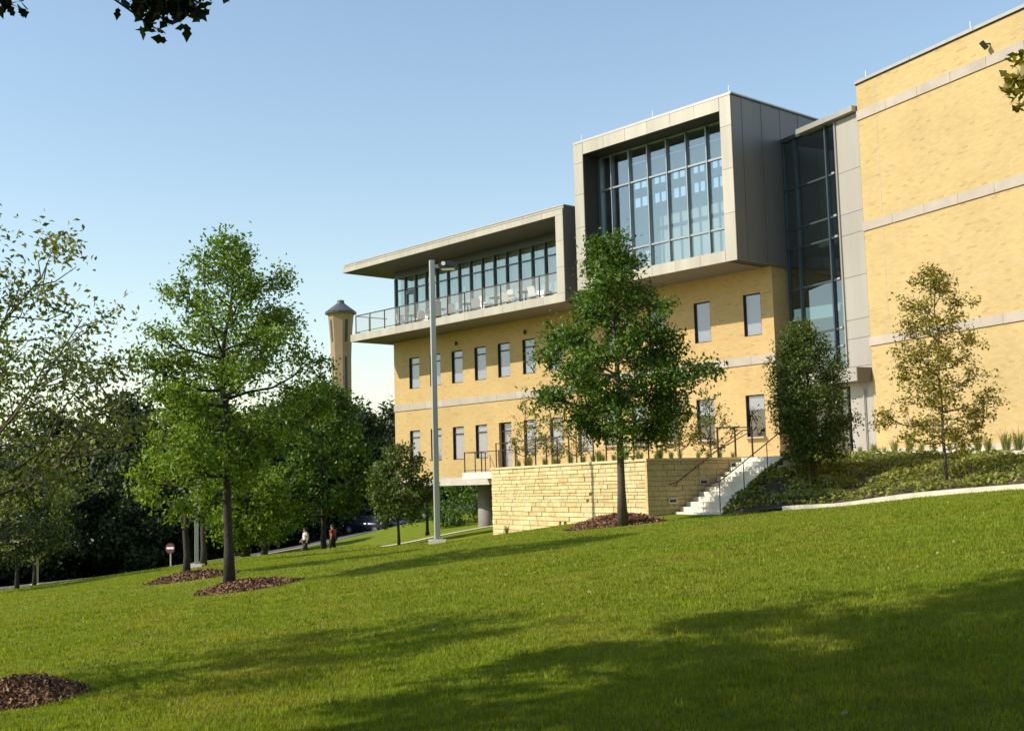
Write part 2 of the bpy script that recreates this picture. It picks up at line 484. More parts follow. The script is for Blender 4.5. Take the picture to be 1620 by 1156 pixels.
def smooth_line(P, n):
    P = np.array(P, float); out = []
    for i in range(len(P) - 1):
        p0, p1, p2, p3 = P[max(i - 1, 0)], P[i], P[i + 1], P[min(i + 2, len(P) - 1)]
        for t in np.linspace(0, 1, n, endpoint=False):
            out.append(.5 * ((2 * p1) + (-p0 + p2) * t + (2 * p0 - 5 * p1 + 4 * p2 - p3) * t * t + (-p0 + 3 * p1 - 3 * p2 + p3) * t ** 3))
    out.append(P[-1])
    return np.array(out)


def strip(name, line, offs, lift, mat, **k):
    L = smooth_line(line, 10)
    d = np.gradient(L, axis=0); d /= np.linalg.norm(d, axis=1)[:, None]
    nrm = np.c_[-d[:, 1], d[:, 0]]
    V = []; F = []
    for o, dz in offs:
        p = L + nrm * o
        V.append(np.c_[p, ground(p[:, 0], p[:, 1]) + lift + dz])
    n = len(L); V = np.vstack(V)
    for j in range(len(offs) - 1):
        for i in range(n - 1):
            F.append((j * n + i, j * n + i + 1, (j + 1) * n + i + 1, (j + 1) * n + i))
    return obj(name, mesh(name, V, F, mat, True), None, None, **k)


strip('road', ROAD, [(1.2, 0), (3, .02), (5, .02), (7, .02), (9.6, 0)], .06, M_asph, kind='structure', label='grey asphalt road beyond the lawn')
strip('kerb', ROAD, [(.85, -.2), (.86, .13), (1.15, .13), (1.2, -.1)], .06, M_kerb, kind='structure', label='pale concrete kerb along the road')
strip('pavement', ROAD, [(-.9, 0), (.84, .0)], .05, M_walk, kind='structure', label='tan pavement between lawn and road')
strip('path', [(-6.6, 60), (-5.0, 62.6), (-3.4, 64.6), (0, 66.5), (6, 68)], [(0, 0), (.25, .03), (.5, 0)], .035, M_kerb, kind='structure', label='pale concrete edging running under the raised wing')

# ------------------------------------------------------------------ the building
A = Frame((11.0392, 50.0), 48.45)
W = Frame((11.7876, 50.6633), 64.65)
B = empty('campus_building', A.pt(-12, 0, -2), label='long buff brick campus building with projecting grey metal window box and roof terrace', cat='building')


def wall(name, parent, mat, fr, x0, x1, z0, z1, y, depth, openings, back=True):
    """a wall sheet with real openings and reveals"""
    xs = sorted({x0, x1, *[o[0] for o in openings], *[o[1] for o in openings]})
    zs = sorted({z0, z1, *[o[2] for o in openings], *[o[3] for o in openings]})
    m = MB(fr)
    for i in range(len(xs) - 1):
        for j in range(len(zs) - 1):
            cx, cz = (xs[i] + xs[i + 1]) / 2, (zs[j] + zs[j + 1]) / 2
            if any(o[0] < cx < o[1] and o[2] < cz < o[3] for o in openings): continue
            m.quad((xs[i], y, zs[j]), (xs[i + 1], y, zs[j]), (xs[i + 1], y, zs[j + 1]), (xs[i], y, zs[j + 1]))
    for a, b, c, d in openings:
        m.quad((a, y, c), (a, y, d), (a, y + depth, d), (a, y + depth, c))
        m.quad((b, y, d), (b, y, c), (b, y + depth, c), (b, y + depth, d))
        m.quad((a, y, d), (b, y, d), (b, y + depth, d), (a, y + depth, d))
        m.quad((b, y, c), (a, y, c), (a, y + depth, c), (b, y + depth, c))
    m.quad((x0, y, z1), (x1, y, z1), (x1, y + depth, z1), (x0, y + depth, z1))
    m.quad((x1, y, z0), (x0, y, z0), (x0, y + depth, z0), (x1, y + depth, z0))
    return m.build(name, mat, parent)


def bars(name, parent, mat, fr, rects, y0, y1):
    m = MB(fr)
    for a, b, c, d in rects: m.box(a, b, y0, y1, c, d)
    return m.build(name, mat, parent)


def window(fr, x0, x1, z0, z1, y, transom=None, shade=True, sill=False):
    """a punched window: dark frame, glass panes, a roller shade or a dark room behind"""
    t = .045
    rects = [(x0, x0 + t, z0, z1), (x1 - t, x1, z0, z1), (x0 + t, x1 - t, z1 - t, z1), (x0 + t, x1 - t, z0, z0 + t)]
    zt = z1 - transom if transom else None
    if zt: rects.append((x0 + t, x1 - t, zt - .03, zt + .03))
    w = bars('window', B, M_frame, fr, rects, y, y + .09)
    mm = MB(fr)
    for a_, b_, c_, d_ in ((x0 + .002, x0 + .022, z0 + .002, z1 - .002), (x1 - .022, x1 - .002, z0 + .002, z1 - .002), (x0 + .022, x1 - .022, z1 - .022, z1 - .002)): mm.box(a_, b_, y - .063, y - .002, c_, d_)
    mm.build('reveal_shadow', M_frame, w)  # near-black strips that paint in the shadow of the brick reveal
    if zt:
        bx('pane', w, GL_win, fr, x0 + t, x1 - t, y + .04, y + .055, z0 + t, zt - .03)
        bx('pane', w, GL_win, fr, x0 + t, x1 - t, y + .04, y + .055, zt + .03, z1 - t)
    else:
        bx('pane', w, GL_win, fr, x0 + t, x1 - t, y + .04, y + .055, z0 + t, z1 - t)
    if shade is True:
        bx('roller_shade', w, M_shade, fr, x0 + .046, x1 - .046, y + .07, y + .08, z0 + .046, z1 - .046)
    else:
        if shade: bx('roller_shade', w, M_shade, fr, x0 + .046, x1 - .046, y + .07, y + .08, z1 - shade, z1 - .046)
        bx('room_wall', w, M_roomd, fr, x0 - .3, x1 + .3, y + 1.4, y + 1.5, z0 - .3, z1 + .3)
    if sill:
        bx('sill', w, M_band, fr, x0 - .03, x1 + .03, y - .28, y - .02, z0 - .07, z0 - .004)
    return w


# --- north wing facade (frame A): windows in two rows
UPL = [(x, x + .97, 5.72, 7.52) for x in (-25.62, -23.66, -21.69, -19.7, -17.76, -15.8, -13.87)]
LOL = [(x, x + .97, 1.52, 3.32) for x in (-25.66, -23.7, -21.71, -19.75)] + [(x, x + 1.0, .8, 3.34) for x in (-17.82,)] + [(x, x + .97, 1.55, 3.36) for x in (-15.86, -13.9, -11.9)]
UPR = [(x, x + .93, 6.09, 7.9) for x in (-9.8, -7.05, -4.3, -1.56)]
LOR = [(x, x + .98, 1.80, 3.58) for x in (-10.1, -8.25, -6.3, -4.37, -1.66)]
wall('brick_wall', B, M_brickA, A, -27.1, -10.2, .56, 8.60, 0, .22, UPL + LOL)
wall('brick_wall', B, M_brickA, A, -10.2, 0.0, -.4, 8.96, 0, .22, UPR + LOR)
m = MB(A)
m.quad((0, 0, -.4), (0, 0, 8.96), (0, 1.3, 8.96), (0, 1.3, -.4)); m.build('return_wall', M_brickA, B)
m = MB(A)
m.quad((-27.1, 14, .56), (-27.1, 0, .56), (-27.1, 0, 8.6), (-27.1, 14, 8.6)); m.quad((0, 14, .56), (-27.1, 14, .56), (-27.1, 14, 8.6), (0, 14, 8.6)); m.build('rear_wall', M_brickA, B)
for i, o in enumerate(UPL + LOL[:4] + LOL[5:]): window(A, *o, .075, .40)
# terrace door in the lower row
d0 = LOL[4]
dw = bars('door', B, M_frame, A, [(d0[0], d0[0] + .06, d0[2], d0[3]), (d0[1] - .06, d0[1], d0[2], d0[3]), (d0[0] + .06, d0[1] - .06, d0[3] - .06, d0[3]), (d0[0] + .06, d0[1] - .06, 2.86, 2.93), (d0[0] + .06, d0[1] - .06, d0[2], d0[2] + .16)], .17, .26)
bx('pane', dw, GL_win, A, d0[0] + .06, d0[1] - .06, .205, .22, d0[2] + .16, 2.86); bx('pane', dw, GL_win, A, d0[0] + .06, d0[1] - .06, .205, .22, 2.93, d0[3] - .06)
bx('roller_shade', dw, M_shade, A, d0[0], d0[1], .36, .37, d0[2], d0[3])
bx('handle', dw, M_galv, A, d0[1] - .17, d0[1] - .14, .10, .16, 1.6, 2.0)
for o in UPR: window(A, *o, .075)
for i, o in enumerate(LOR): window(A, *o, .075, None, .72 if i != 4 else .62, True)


def bandrow(fr, x0, x1, y0, y1, z0, z1, step, mat=None, name='band_block'):
    n = max(1, round((x1 - x0) / step)); s = (x1 - x0) / n
    bx('band_backing', B, M_joint, fr, x0 + .01, x1 - .01, y0 + .02, y1, z0 + .01, z1 - .01)
    for i in range(n):
        bx(name, B, mat or M_band, fr, x0 + i * s + .006, x0 + (i + 1) * s - .006, y0, y1 - .03, z0, z1)


bandrow(A, -27.14, -10.2, -.05, .1, 4.50, 4.86, 1.5)
bandrow(A, -10.19, .04, -.05, .1, 4.87, 5.23, 1.3)
# beam at the foot of the raised wing, and the underside
bandrow(A, -27.14, -16.2, -.06, .4, .12, .555, 2.4, M_conc, 'beam_block')
bx('underside', B, M_conc, A, -27.0, 0, .42, 13.9, .16, .5)
bx('core_wall', B, M_conc, A, -14.5, -14.2, 1.0, 13.8, -3.2, .15)
m = MB(A)
for i, (x, y) in enumerate(((-21.25, 1.9), (-21.25, 10.5), (-14.9, 1.9))):
    mm = MB(A); mm.tube([(x, y, -4.2), (x, y, .158)], .47, 28); mm.build('column', M_col, B, True)
bx('floor_slab', B, M_room, A, -26.9, -.1, .3, 13.8, 4.3, 4.6)
# wall lights
for x, z in ((-21.17, 7.92), (-15.49, 7.90)):
    mm = MB(A); mm.tube([(x, -.10, z - .13), (x, -.10, z + .10)], .055, 10); mm.box(x - .03, x + .03, -.1, 0, z - .02, z + .05); mm.build('wall_light', M_black, B)

# --- roof terrace (balcony) of the north wing
PB = -2.5
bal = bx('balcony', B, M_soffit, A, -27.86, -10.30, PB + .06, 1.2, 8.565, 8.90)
n = 12; s = (27.9 - 9.94) / n
for i in range(n): bx('fascia_panel', bal, M_panel, A, -27.9 + i * s + .006, -27.9 + (i + 1) * s - .006, PB, PB + .055, 8.56, 8.97)
for i in range(3): bx('fascia_panel', bal, M_panel, A, -27.91, -27.86, PB + .06 + i * 1.22, PB + .06 + (i + 1) * 1.22 - .012, 8.56, 8.97)
bx('deck', bal, M_conc, A, -27.8, -10.5, PB + .06, 0, 8.905, 8.95)
rl = bars('railing', B, M_rail, A, [(-27.6, -10.5, 10.02, 10.07), (-27.6, -10.5, 9.07, 9.10)], PB + .14, PB + .19)
m = MB(A); m.box(-27.62, -27.57, PB + .2, -.1, 10.02, 10.07); m.box(-27.62, -27.57, PB + .2, -.1, 9.07, 9.10); m.build('side_rail', M_rail, rl)
x = -27.58
while x < -10.4:
    bx('post', rl, M_rail, A, x, x + .045, PB + .14, PB + .19, 8.95, 10.02)
    if x < -11.6: bx('mesh_panel', rl, GL_rail, A, x + .06, x + 1.40, PB + .16, PB + .17, 9.10, 10.02)
    x += 1.427
for y in (-1.4, -.3): bx('post', rl, M_rail, A, -27.62, -27.57, y, y + .045, 8.95, 10.02)

# roof canopy over it
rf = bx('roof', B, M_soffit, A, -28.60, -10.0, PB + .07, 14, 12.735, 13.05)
n = 13; s = (28.67 - 9.94) / n
for i in range(n):
    x0 = -28.67 + i * s
    bx('fascia_panel', rf, M_panel, A, x0 + .006, x0 + s - .006, PB, PB + .06, 12.72, 12.99)
    bx('upper_fascia_panel', rf, M_panel, A, x0 + .006, x0 + s - .006, PB + .10, PB + .16, 13.0, 13.16)
for i in range(4): bx('fascia_panel', rf, M_panel, A, -28.68, -28.61, PB + .07 + i * 2, PB + .07 + i * 2 + 1.988, 12.72, 12.99)
bx('coping', rf, M_cope, A, -28.56, -9.93, PB + .07, 14, 13.161, 13.21)
bx('roof_deck', rf, M_joint, A, -28.5, -10, PB + .2, 13.9, 13.051, 13.15)
# right upright of the frame round the terrace
up = bx('end_wall', B, M_zinc, A, -10.40, -9.96, PB + .06, 1.5, 8.98, 12.73)
for i in range(3):
    z0 = 8.98 + i * 1.245
    bx('fascia_panel', up, M_panel, A, -10.45, -9.94, PB + .0, PB + .055, z0 + (.006 if i else 0), z0 + 1.24)
for i in range(4): bx('side_panel', up, M_zinc, A, -9.955, -9.93, PB + .07 + i * .98, PB + .07 + i * .98 + .965, 8.6, 13.15)

# glazing behind the terrace
cw = bx('curtain_wall', B, M_mull, A, -26.85, -10.42, 0.0, .16, 12.30, 12.73)
bx('sill_rail', cw, M_mull, A, -26.85, -10.42, 0.0, .12, 8.955, 9.06)
bx('transom', cw, M_mull, A, -26.85, -10.42, .01, .11, 11.55, 11.62)
xs = [-26.80] + [-25.86 + i for i in range(16)] + [-10.45]
for i, x in enumerate(xs): bx('mullion', cw, M_mull, A, x - .035 - (.05 if i == 0 else 0), x + .035, -.05, .14, 9.061, 12.299)
for i in range(len(xs) - 1):
    bx('pane', cw, GL_left, A, xs[i] + .036, xs[i + 1] - .036, .05, .065, 11.621, 12.299)
    bx('pane', cw, GL_left, A, xs[i] + .036, xs[i + 1] - .036, .05, .065, 9.061, 11.549)
for i in range(len(xs) - 1): bx('roller_shade', cw, M_shadew, A, xs[i] + .03, xs[i + 1] - .03, .34, .35, 9.0 + (.9 if i in (2, 6, 7, 12) else 0), 12.6)
bx('door_leaf', cw, M_mull, A, -25.82, -25.70, -.03, .045, 9.07, 11.5); bx('door_leaf', cw, M_mull, A, -25.02, -24.90, -.03, .045, 9.07, 11.5); bx('door_leaf', cw, M_mull, A, -25.70, -25.02, -.03, .045, 11.25, 11.5)
for i in range(3):
    bx('side_pane', cw, GL_left, A, -26.85, -26.83, .2 + i * 1.5, 1.62 + i * 1.5, 9.06, 12.5)
    bx('side_mullion', cw, M_mull, A, -26.88, -26.80, 1.62 + i * 1.5, 1.70 + i * 1.5, 9.0, 12.7)
bx('room_wall', B, M_room, A, -26.7, -10.2, 6.0, 6.1, 8.96, 12.73)
bx('room_floor', B, M_room, A, -26.8, -.3, .2, 6.0, 8.80, 8.94)
bx('interior_pillar', B, M_roomd, A, -20.9, -20.5, .5, .8, 8.95, 10.3)

# --- projecting metal box
BX0, BX1, BZ0, BZ1 = -9.08, .16, 8.92, 15.92
ox0, ox1, oz0, oz1 = -8.47, -.42, 9.39, 15.27
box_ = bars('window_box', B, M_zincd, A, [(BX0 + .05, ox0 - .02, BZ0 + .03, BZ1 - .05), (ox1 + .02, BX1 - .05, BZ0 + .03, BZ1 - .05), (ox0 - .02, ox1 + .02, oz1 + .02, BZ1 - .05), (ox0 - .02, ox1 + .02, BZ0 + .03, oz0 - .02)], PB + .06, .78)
nt = 6
for i in range(nt):
    w_ = (ox1 - ox0) / nt
    bx('face_panel', box_, M_panel, A, ox0 + i * w_ + .007, ox0 + (i + 1) * w_ - .007, PB, PB + .055, oz1, BZ1 - .1)
    bx('face_panel', box_, M_panel, A, ox0 + i * w_ + .007, ox0 + (i + 1) * w_ - .007, PB, PB + .055, BZ0, oz0)
    bx('soffit_panel', box_, M_soffit, A, ox0 + i * w_ + .006, ox0 + (i + 1) * w_ - .006, PB + .062, -.005, BZ0 + .005, BZ0 + .028)
    bx('sill_panel', box_, M_pale if i == -1 else M_panel, A, ox0 + i * w_ + .004, ox0 + (i + 1) * w_ - .004, PB + .06, -1.3, oz0 - .018, oz0 + .004)
for (a, b) in ((BX0, ox0 - .014), (ox1 + .014, BX1)):
    zz = [BZ0, 10.35, 11.85, 13.4, 14.9, BZ1 - .1] if a < -5 else [BZ0, 10.9, 12.75, 14.55, BZ1 - .1]
    for i in range(len(zz) - 1):
        bx('face_panel', box_, M_panel, A, a, b, PB, PB + .055, zz[i] + (.007 if i else 0), zz[i + 1] - .007)
bx('edge_strip', box_, M_cope, A, BX0 - .01, BX1 + .02, PB - .01, PB + .3, BZ1 - .09, BZ1 - .03)
for i in range(12):
    y0 = PB + .07 + i * .66
    bx('side_panel', box_, M_zinc, A, BX1 - .048, BX1 + .012 + .012 * (i % 2), y0, y0 + .648, BZ0 + .02, BZ1 - .1)
    if i < 5: bx('side_panel', box_, M_zinc, A, BX0 - .012, BX0 + .048, y0, y0 + .648, BZ0 + .02, BZ1 - .1)
bx('coping', box_, M_cope, A, BX0 - .02, BX1 + .045, PB + .02, .9, BZ1 - .029, BZ1 + .03); bx('coping', box_, M_cope, A, BX1 - .2, BX1 + .045, .905, 6, BZ1 - .029, BZ1 + .03)
bx('side_coping', box_, M_joint, A, BX1 + .027, BX1 + .05, PB + .07, 8, BZ1 - .1, BZ1 - .035)
bx('roof_volume', B, M_zinc, A, -9.0, .1, 6.02, 12, 8.95, 11.5)
for x in (.05, -4.16, -8.6):
    mm = MB(A); mm.tube([(x, PB + .1, BZ1 + .03), (x, PB + .1, BZ1 + .34)], .016, 6); mm.build('lightning_rod', M_white, B)
# its curtain wall
gy_ = -1.3
cb = bars('curtain_wall', B, M_mullp, A, [(ox0, ox1, 13.64, 13.72), (ox0, ox1, 10.58, 10.66), (ox0, ox1, oz0 + .004, oz0 + .09), (ox0, ox1, oz1 - .05, oz1 + .0)], gy_ - .09, gy_ + .06)
xs = [ox0 + .05] + [-7.74 + 1.135 * i for i in range(7)] + [ox1 + .02]
xs = [x for x in xs if x < ox1 + .05]
for x in xs: bx('mullion', cb, M_mullp, A, x - .024, x + .024, gy_ - .13, gy_ + .05, oz0 + .09, oz1 - .051)
zs = [oz0 + .09, 10.58, 10.66, 13.64, 13.72, oz1 - .05]
for i in range(len(xs) - 1):
    for a, b in ((0, 1), (2, 3), (4, 5)):
        bx('pane', cb, GL_box, A, xs[i] + .025, xs[i + 1] - .025, gy_, gy_ + .014, zs[a] + .001, zs[b] - .001)
bx('side_fin', cb, M_mull, A, ox0 - .0, ox0 + .02, gy_ - .25, gy_ + .05, oz0 + .1, oz1 - .05)
# room behind it: floor, ceiling and a back wall with two rows of windows to the sky
ops = []
for a_, b_ in ((-8.36, -7.5), (-7.09, -6.34), (-5.91, -5.14), (-4.69, -4.0), (-3.57, -2.85), (-2.4, -1.7)):
    h_ = (a_ + b_) / 2
    ops += [(a_, h_ - .02, 14.02, 14.52), (h_ + .02, b_, 14.02, 14.52), (a_, h_ - .02, 13.12, 13.60), (h_ + .02, b_, 13.12, 13.60)]
wall('room_wall', B, M_room, A, -8.46, -.45, 9.0, 15.28, .8, .1, ops)
bx('desk_lamp', B, M_white, A, -6.2, -6.0, -.9, -.75, 9.4, 10.5)

# --- stair tower and right brick block (frame W)
bx('roof_slab', B, M_cope, W, 1.55, 5.0, -.35, 6, 14.30, 14.52)
bx('roof_slab', B, M_mull, W, .15, 1.54, -.1, 6, 14.30, 14.48)
tw = bx('stair_glazing', B, M_mull, W, .20, .30, -.06, .1, 1.0, 14.29)
for x, mt in ((1.05, M_mull), (3.02, M_mull), (3.62, M_mullp)):
    bx('mullion', tw, mt, W, x - .04, x + .04, -.1, .08, 3.9, 14.29)
hz = [3.9, 5.2, 5.92, 7.9, 9.62, 10.47, 12.2, 14.29]
for z in hz[1:-1]: bx('transom', tw, M_mull, W, .30, 3.58, -.05, .07, z - .04, z + .04)
xs = [.30, 1.01, 1.09, 2.98, 3.06, 3.58]
for i in (0, 2, 4):
    for j in range(len(hz) - 1):
        bx('pane', tw, GL_tow, W, xs[i], xs[i + 1], .0, .014, hz[j] + .041, hz[j + 1] - .041)
for z in hz[1:-1]: bx('bracket', tw, M_wpanel, W, 3.40, 3.56, -.16, -.06, z - .04, z + .04)
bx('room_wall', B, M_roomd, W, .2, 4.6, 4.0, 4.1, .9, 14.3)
for z in (5.3, 9.7): bx('stair_floor', B, M_room, W, .3, 3.7, .3, 4.0, z - .25, z)
mm = MB(W)
for k in range(16): mm.box(.5 + k * .17, .5 + (k + 1) * .17, 1.4, 2.8, 5.3 + k * .27 - .3, 5.3 + k * .27)
mm.build('inner_stair', M_room, B)
pw = bx('panel_wall', B, M_joint, W, 3.68, 5.05, .02, .4, .9, 14.29)
pz = [.98, 2.0, 4.3, 5.4, 6.15, 7.85, 9.55, 10.4, 12.1, 14.28]
for i in range(len(pz) - 1): bx('wall_panel', pw, M_wpanel, W, 3.70, 4.985, -.06, .015, pz[i] + .008, pz[i + 1] - .008)
bx('corner_trim', pw, M_wpanel, W, 3.655, 3.695, -.13, .015, 3.9, 14.29)
# entrance: door, side glazing, canopy
en = bars('entrance_door', B, M_frame, W, [(2.96, 3.04, 1.0, 3.56), (3.45, 3.53, 1.0, 3.56), (3.04, 3.45, 3.48, 3.56), (3.04, 3.45, 1.0, 1.14), (3.04, 3.45, 1.9, 1.97), (2.2, 2.96, 3.48, 3.56), (2.2, 2.28, 1.0, 3.48), (2.28, 2.96, 1.0, 1.14), (1.2, 1.28, 1.0, 3.56), (.3, 2.2, 3.48, 3.56)], -.02, .1)
bx('pane', en, GL_win, W, 3.04, 3.45, .03, .045, 1.97, 3.48); bx('pane', en, GL_win, W, 3.04, 3.45, .03, .045, 1.14, 1.9); bx('pane', en, GL_win, W, 2.28, 2.96, .03, .045, 1.14, 3.48)
bx('pane', en, GL_win, W, 1.28, 2.2, .03, .045, 1.0, 3.48); bx('pane', en, GL_win, W, .3, 1.2, .03, .045, 1.0, 3.48)
bx('handle', en, M_galv, W, 3.08, 3.12, -.10, -.06, 1.8, 2.2)
bx('roller_shade', en, M_shade, W, 3.0, 3.5, .3, .31, 1.0, 3.5)
bx('header', B, M_wpanel, W, .3, 3.65, .0, .1, 3.57, 3.89)
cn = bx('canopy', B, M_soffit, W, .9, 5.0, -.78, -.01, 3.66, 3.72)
bx('fascia_panel', cn, M_wpanel, W, .9, 2.95, -.84, -.785, 3.66, 4.18); bx('fascia_panel', cn, M_wpanel, W, 2.96, 5.0, -.84, -.785, 3.66, 4.18)
bx('fascia_side', cn, M_soffit, W, 5.001, 5.04, -.84, -.13, 3.64, 4.18); bx('canopy_top', cn, M_wpanel, W, .9, 5.0, -.78, -.065, 4.12, 4.17)
mm = MB(W); mm.tube([(4.55, -.3, 3.64), (4.55, -.3, 3.5), (4.55, -.14, 3.40), (4.55, -.14, 1.0)], .035, 8); mm.build('downpipe', M_wpanel, B)
# big brick block
wall('brick_wall', B, M_brickW, W, 5.06, 30, .3, 15.32, -.12, 6, [])
m = MB(W); m.quad((5.06, 0, .3), (5.06, -.12, .3), (5.06, -.12, 15.32), (5.06, 0, 15.32)); m.quad((5.06, 6, 14), (5.06, 0, 14), (5.06, 0, 15.32), (5.06, 6, 15.32)); m.build('return_wall', M_brickW, B)
for z0, z1 in ((13.90, 14.27), (9.49, 9.84), (5.0, 5.33)): bandrow(W, 5.03, 29.5, -.17, -.1, z0, z1, 1.6)
cp = bx('parapet', B, M_joint, W, 5.04, 29.6, -.16, .3, 15.321, 15.35)
for i in range(8): bx('coping', cp, M_cope, W, 5.03 + i * 3.05, 5.03 + (i + 1) * 3.05 - .015, -.2, .34, 15.351, 15.47)
for x in (5.4, 10.75, 16): 
    mm = MB(W); mm.tube([(x, .1, 15.47), (x, .1, 15.85)], .018, 6); mm.build('lightning_rod', M_white, B)
mm = MB(W); mm.tube([(11.75, -.12, 14.66), (11.75, -.35, 14.62)], .03, 8); mm.tube([(11.68, -.45, 14.70), (11.78, -.32, 14.46)], .09, 12); mm.build('floodlight', M_black, B)
for x in (6.1, 13.2, 20.4): bx('control_joint', B, M_band, W, x, x + .022, -.125, -.121, 1.0, 15.3)
bx('wall_foot', B, M_conc, W, 5.02, 29, -.22, -.13, .2, 1.0)

# ------------------------------------------------------------------ terrace, stone wall, stairs
Cc = np.array([4.40, 40.0]); ew = np.array([.9038, .4280]); ww = np.array([-.4280, .9038])      # ew: along the shaded side, ww: back along the lit face
S = Frame(Cc, -math.degrees(math.atan2(ew[1], ew[0])))                                         # local x = ew, local y = ww
TZ = .76
m = MB()
poly = [S.pt(.25, .25), S.pt(7.6, .25), W.pt(4.9, -2.6), W.pt(3.0, -.02), W.pt(.2, -.02), A.pt(-.01, -.02), A.pt(-18.8, -.02), A.pt(-18.8, -1.75), A.pt(-12.5, -1.75), S.pt(.25, 12.5)]
m.prism([(p.x, p.y) for p in poly], .42, TZ)
m.build('terrace', M_pale, kind='structure', label='raised concrete terrace behind the stone wall')

st = empty('retaining_wall', S.pt(0, 6, -2.2), label='pale coursed limestone retaining wall below the terrace', cat='wall')
m = MB(S)
m.box(.07, .6, .07, 12.55, -3.2, .70); m.box(.6, 4.6, .07, .5, -2.6, .70)
m.build('backing', M_mortar, st)
rs = random.Random(5)
SM = []
for v in range(8):
    mm = MB(); e = .035
    j = lambda: rs.uniform(-.02, .02)
    # unit stone, front (x=-.5) chamfered and slightly pillowed
    f = [(-.5 + j(), -.5 + .012, -.5 + .07 + j()), (-.5 + j(), .5 - .012, -.5 + .07 + j()), (-.5 + j(), .5 - .012, .5 - .07 + j()), (-.5 + j(), -.5 + .012, .5 - .07 + j())]
    g = [(-.3, -.5, -.5), (-.3, .5, -.5), (-.3, .5, .5), (-.3, -.5, .5)]
    k = [(.5, -.5, -.5), (.5, .5, -.5), (.5, .5, .5), (.5, -.5, .5)]
    mm.add(f + g + k, [(0, 3, 2, 1)] + [(i, (i + 1) % 4, 4 + (i + 1) % 4, 4 + i) for i in range(4)] + [(4 + i, 4 + (i + 1) % 4, 8 + (i + 1) % 4, 8 + i) for i in range(4)] + [(8, 9, 10, 11)])
    SM.append(mesh('stone', mm.V, mm.F, M_stones[v % 4]))
z = -2.5; count = 0; LAY = []
while z < .66:
    h = rs.choice((.11, .13, .15, .17, .2))
    if z + h > .62: h = .70 - z
    y = 0.0
    while y < 12.5:
        L = rs.uniform(.28, .92)
        if y + L > 12.2: L = 12.55 - y
        p = S.pt(0, y + L / 2)
        if z + h > gz(p.x, p.y) - .06:
            cut = rs.uniform(.10, .2) if (rs.random() < .025 and z > -1.7) else 0          # here and there an open joint
            pr = rs.uniform(-.010, .018)
            LAY.append((y, Matrix.Translation((.05 - pr, y + (L - cut) / 2, z + h / 2)) @ Matrix.Diagonal((.16, L - cut - .010, h - .008, 1)), rs.choice(SM)))
        y += L
    z += h
LAY.sort(key=lambda a: a[0])
for (y, M, me_) in LAY[:300]: obj('stone', me_, st, S.M @ M)
m = MB()
for (y, M, me_) in LAY[300:]:
    m.M = S.M @ M; m.add([v.co for v in me_.vertices], [list(f.vertices) for f in me_.polygons])
if len(LAY) > 300: m.build('far_stones', M_stones[0], st, kind='stuff')
count = len(LAY)
# shaded side of the wall beside the stairs
m = MB(S); z = -1.5
while z < .66:
    h = rs.choice((.12, .15, .17, .2))
    if z + h > .62: h = .70 - z
    x = 0.0
    while x < 4.55:
        L = rs.uniform(.35, .95)
        if x + L > 4.3: L = 4.6 - x
        pr = rs.uniform(-.01, .015)
        m.box(x + .007 + (.0 if x else -.05), x + L - .007, -.03 - pr, .1, z + .006, z + h - .006); x += L
    z += h
m.build('side_stones', M_stones[2], st, kind='stuff')
y = 0
for i in range(10):
    L = 1.262
    bx('cap_stone', st, M_stones[1], S, -.08, .42, i * L - (.08 if i == 0 else 0) + .004, (i + 1) * L - .004, .705, .79)
for i in range(4):
    bx('cap_stone', st, M_stones[1], S, .425 + i * 1.04, .425 + (i + 1) * 1.04 - .008, -.08, .42, .705, .79)
for P in ((5.22, 40.39, -.63), (6.36, 40.93, -.03), (7.52, 41.48, .53)):
    x = float((np.array(P[:2]) - Cc) @ ew)
    lt = bars('step_light', st, M_galv, S, [(x - .17, x + .17, P[2] + .05, P[2] + .09), (x - .17, x + .17, P[2] - .09, P[2] - .05), (x - .17, x - .13, P[2] - .05, P[2] + .05), (x + .13, x + .17, P[2] - .05, P[2] + .05)], -.075, -.03)
    bx('louvre', lt, M_joint, S, x - .13, x + .13, -.06, -.045, P[2] - .05, P[2] + .05)

sta = empty('staircase', S.pt(1.3, -1.5, -1.2), label='pale concrete outdoor stairs climbing beside the stone wall', cat='stairs')
NS, T0, RUN, SW = 12, .92, .255, 2.75
rise = (TZ + 1.16) / NS
for k in range(NS):
    x0 = T0 + k * RUN
    bx('step', sta, M_pale, S, x0, x0 + RUN + (.02 if k < NS - 1 else .2), -SW, -.06, -1.7, -1.16 + (k + 1) * rise - (.0 if k < NS - 1 else .004))
slope = rise / RUN


def handrail(name, y, x0, x1, label, wallside=False):
    h = empty(name, S.pt(x0, y, -1), label=label, cat='handrail')
    zf = lambda x: -1.16 + (x - T0) * slope + rise
    mm = MB(S); mm.tube([(x0 - .3, y, zf(x0) + .86), (x0, y, zf(x0) + .9), (x1, y, zf(x1) + .9), (x1 + .35, y, zf(x1) + .92)], .019, 8); mm.build('rail', M_rail, h)
    n = 4
    for i in range(n):
        x = x0 + (x1 - x0) * i / (n - 1)
        mm = MB(S)
        if wallside: mm.tube([(x, y, zf(x) + .88), (x, y, zf(x) + .8), (x, -.03, zf(x) + .78)], .014, 6)
        else: mm.tube([(x, y, zf(x) - .15), (x, y, zf(x) + .89)], .015, 6)
        mm.build('bracket' if wallside else 'post', M_rail, h)
    return h


handrail('stair_handrail', -2.6, T0 + .1, T0 + NS * RUN - .1, 'dark metal handrail on posts along the open side of the stairs')
handrail('wall_handrail', -.14, T0 + .1, T0 + NS * RUN - .2, 'dark handrail fixed to the shaded side of the stone wall', True)

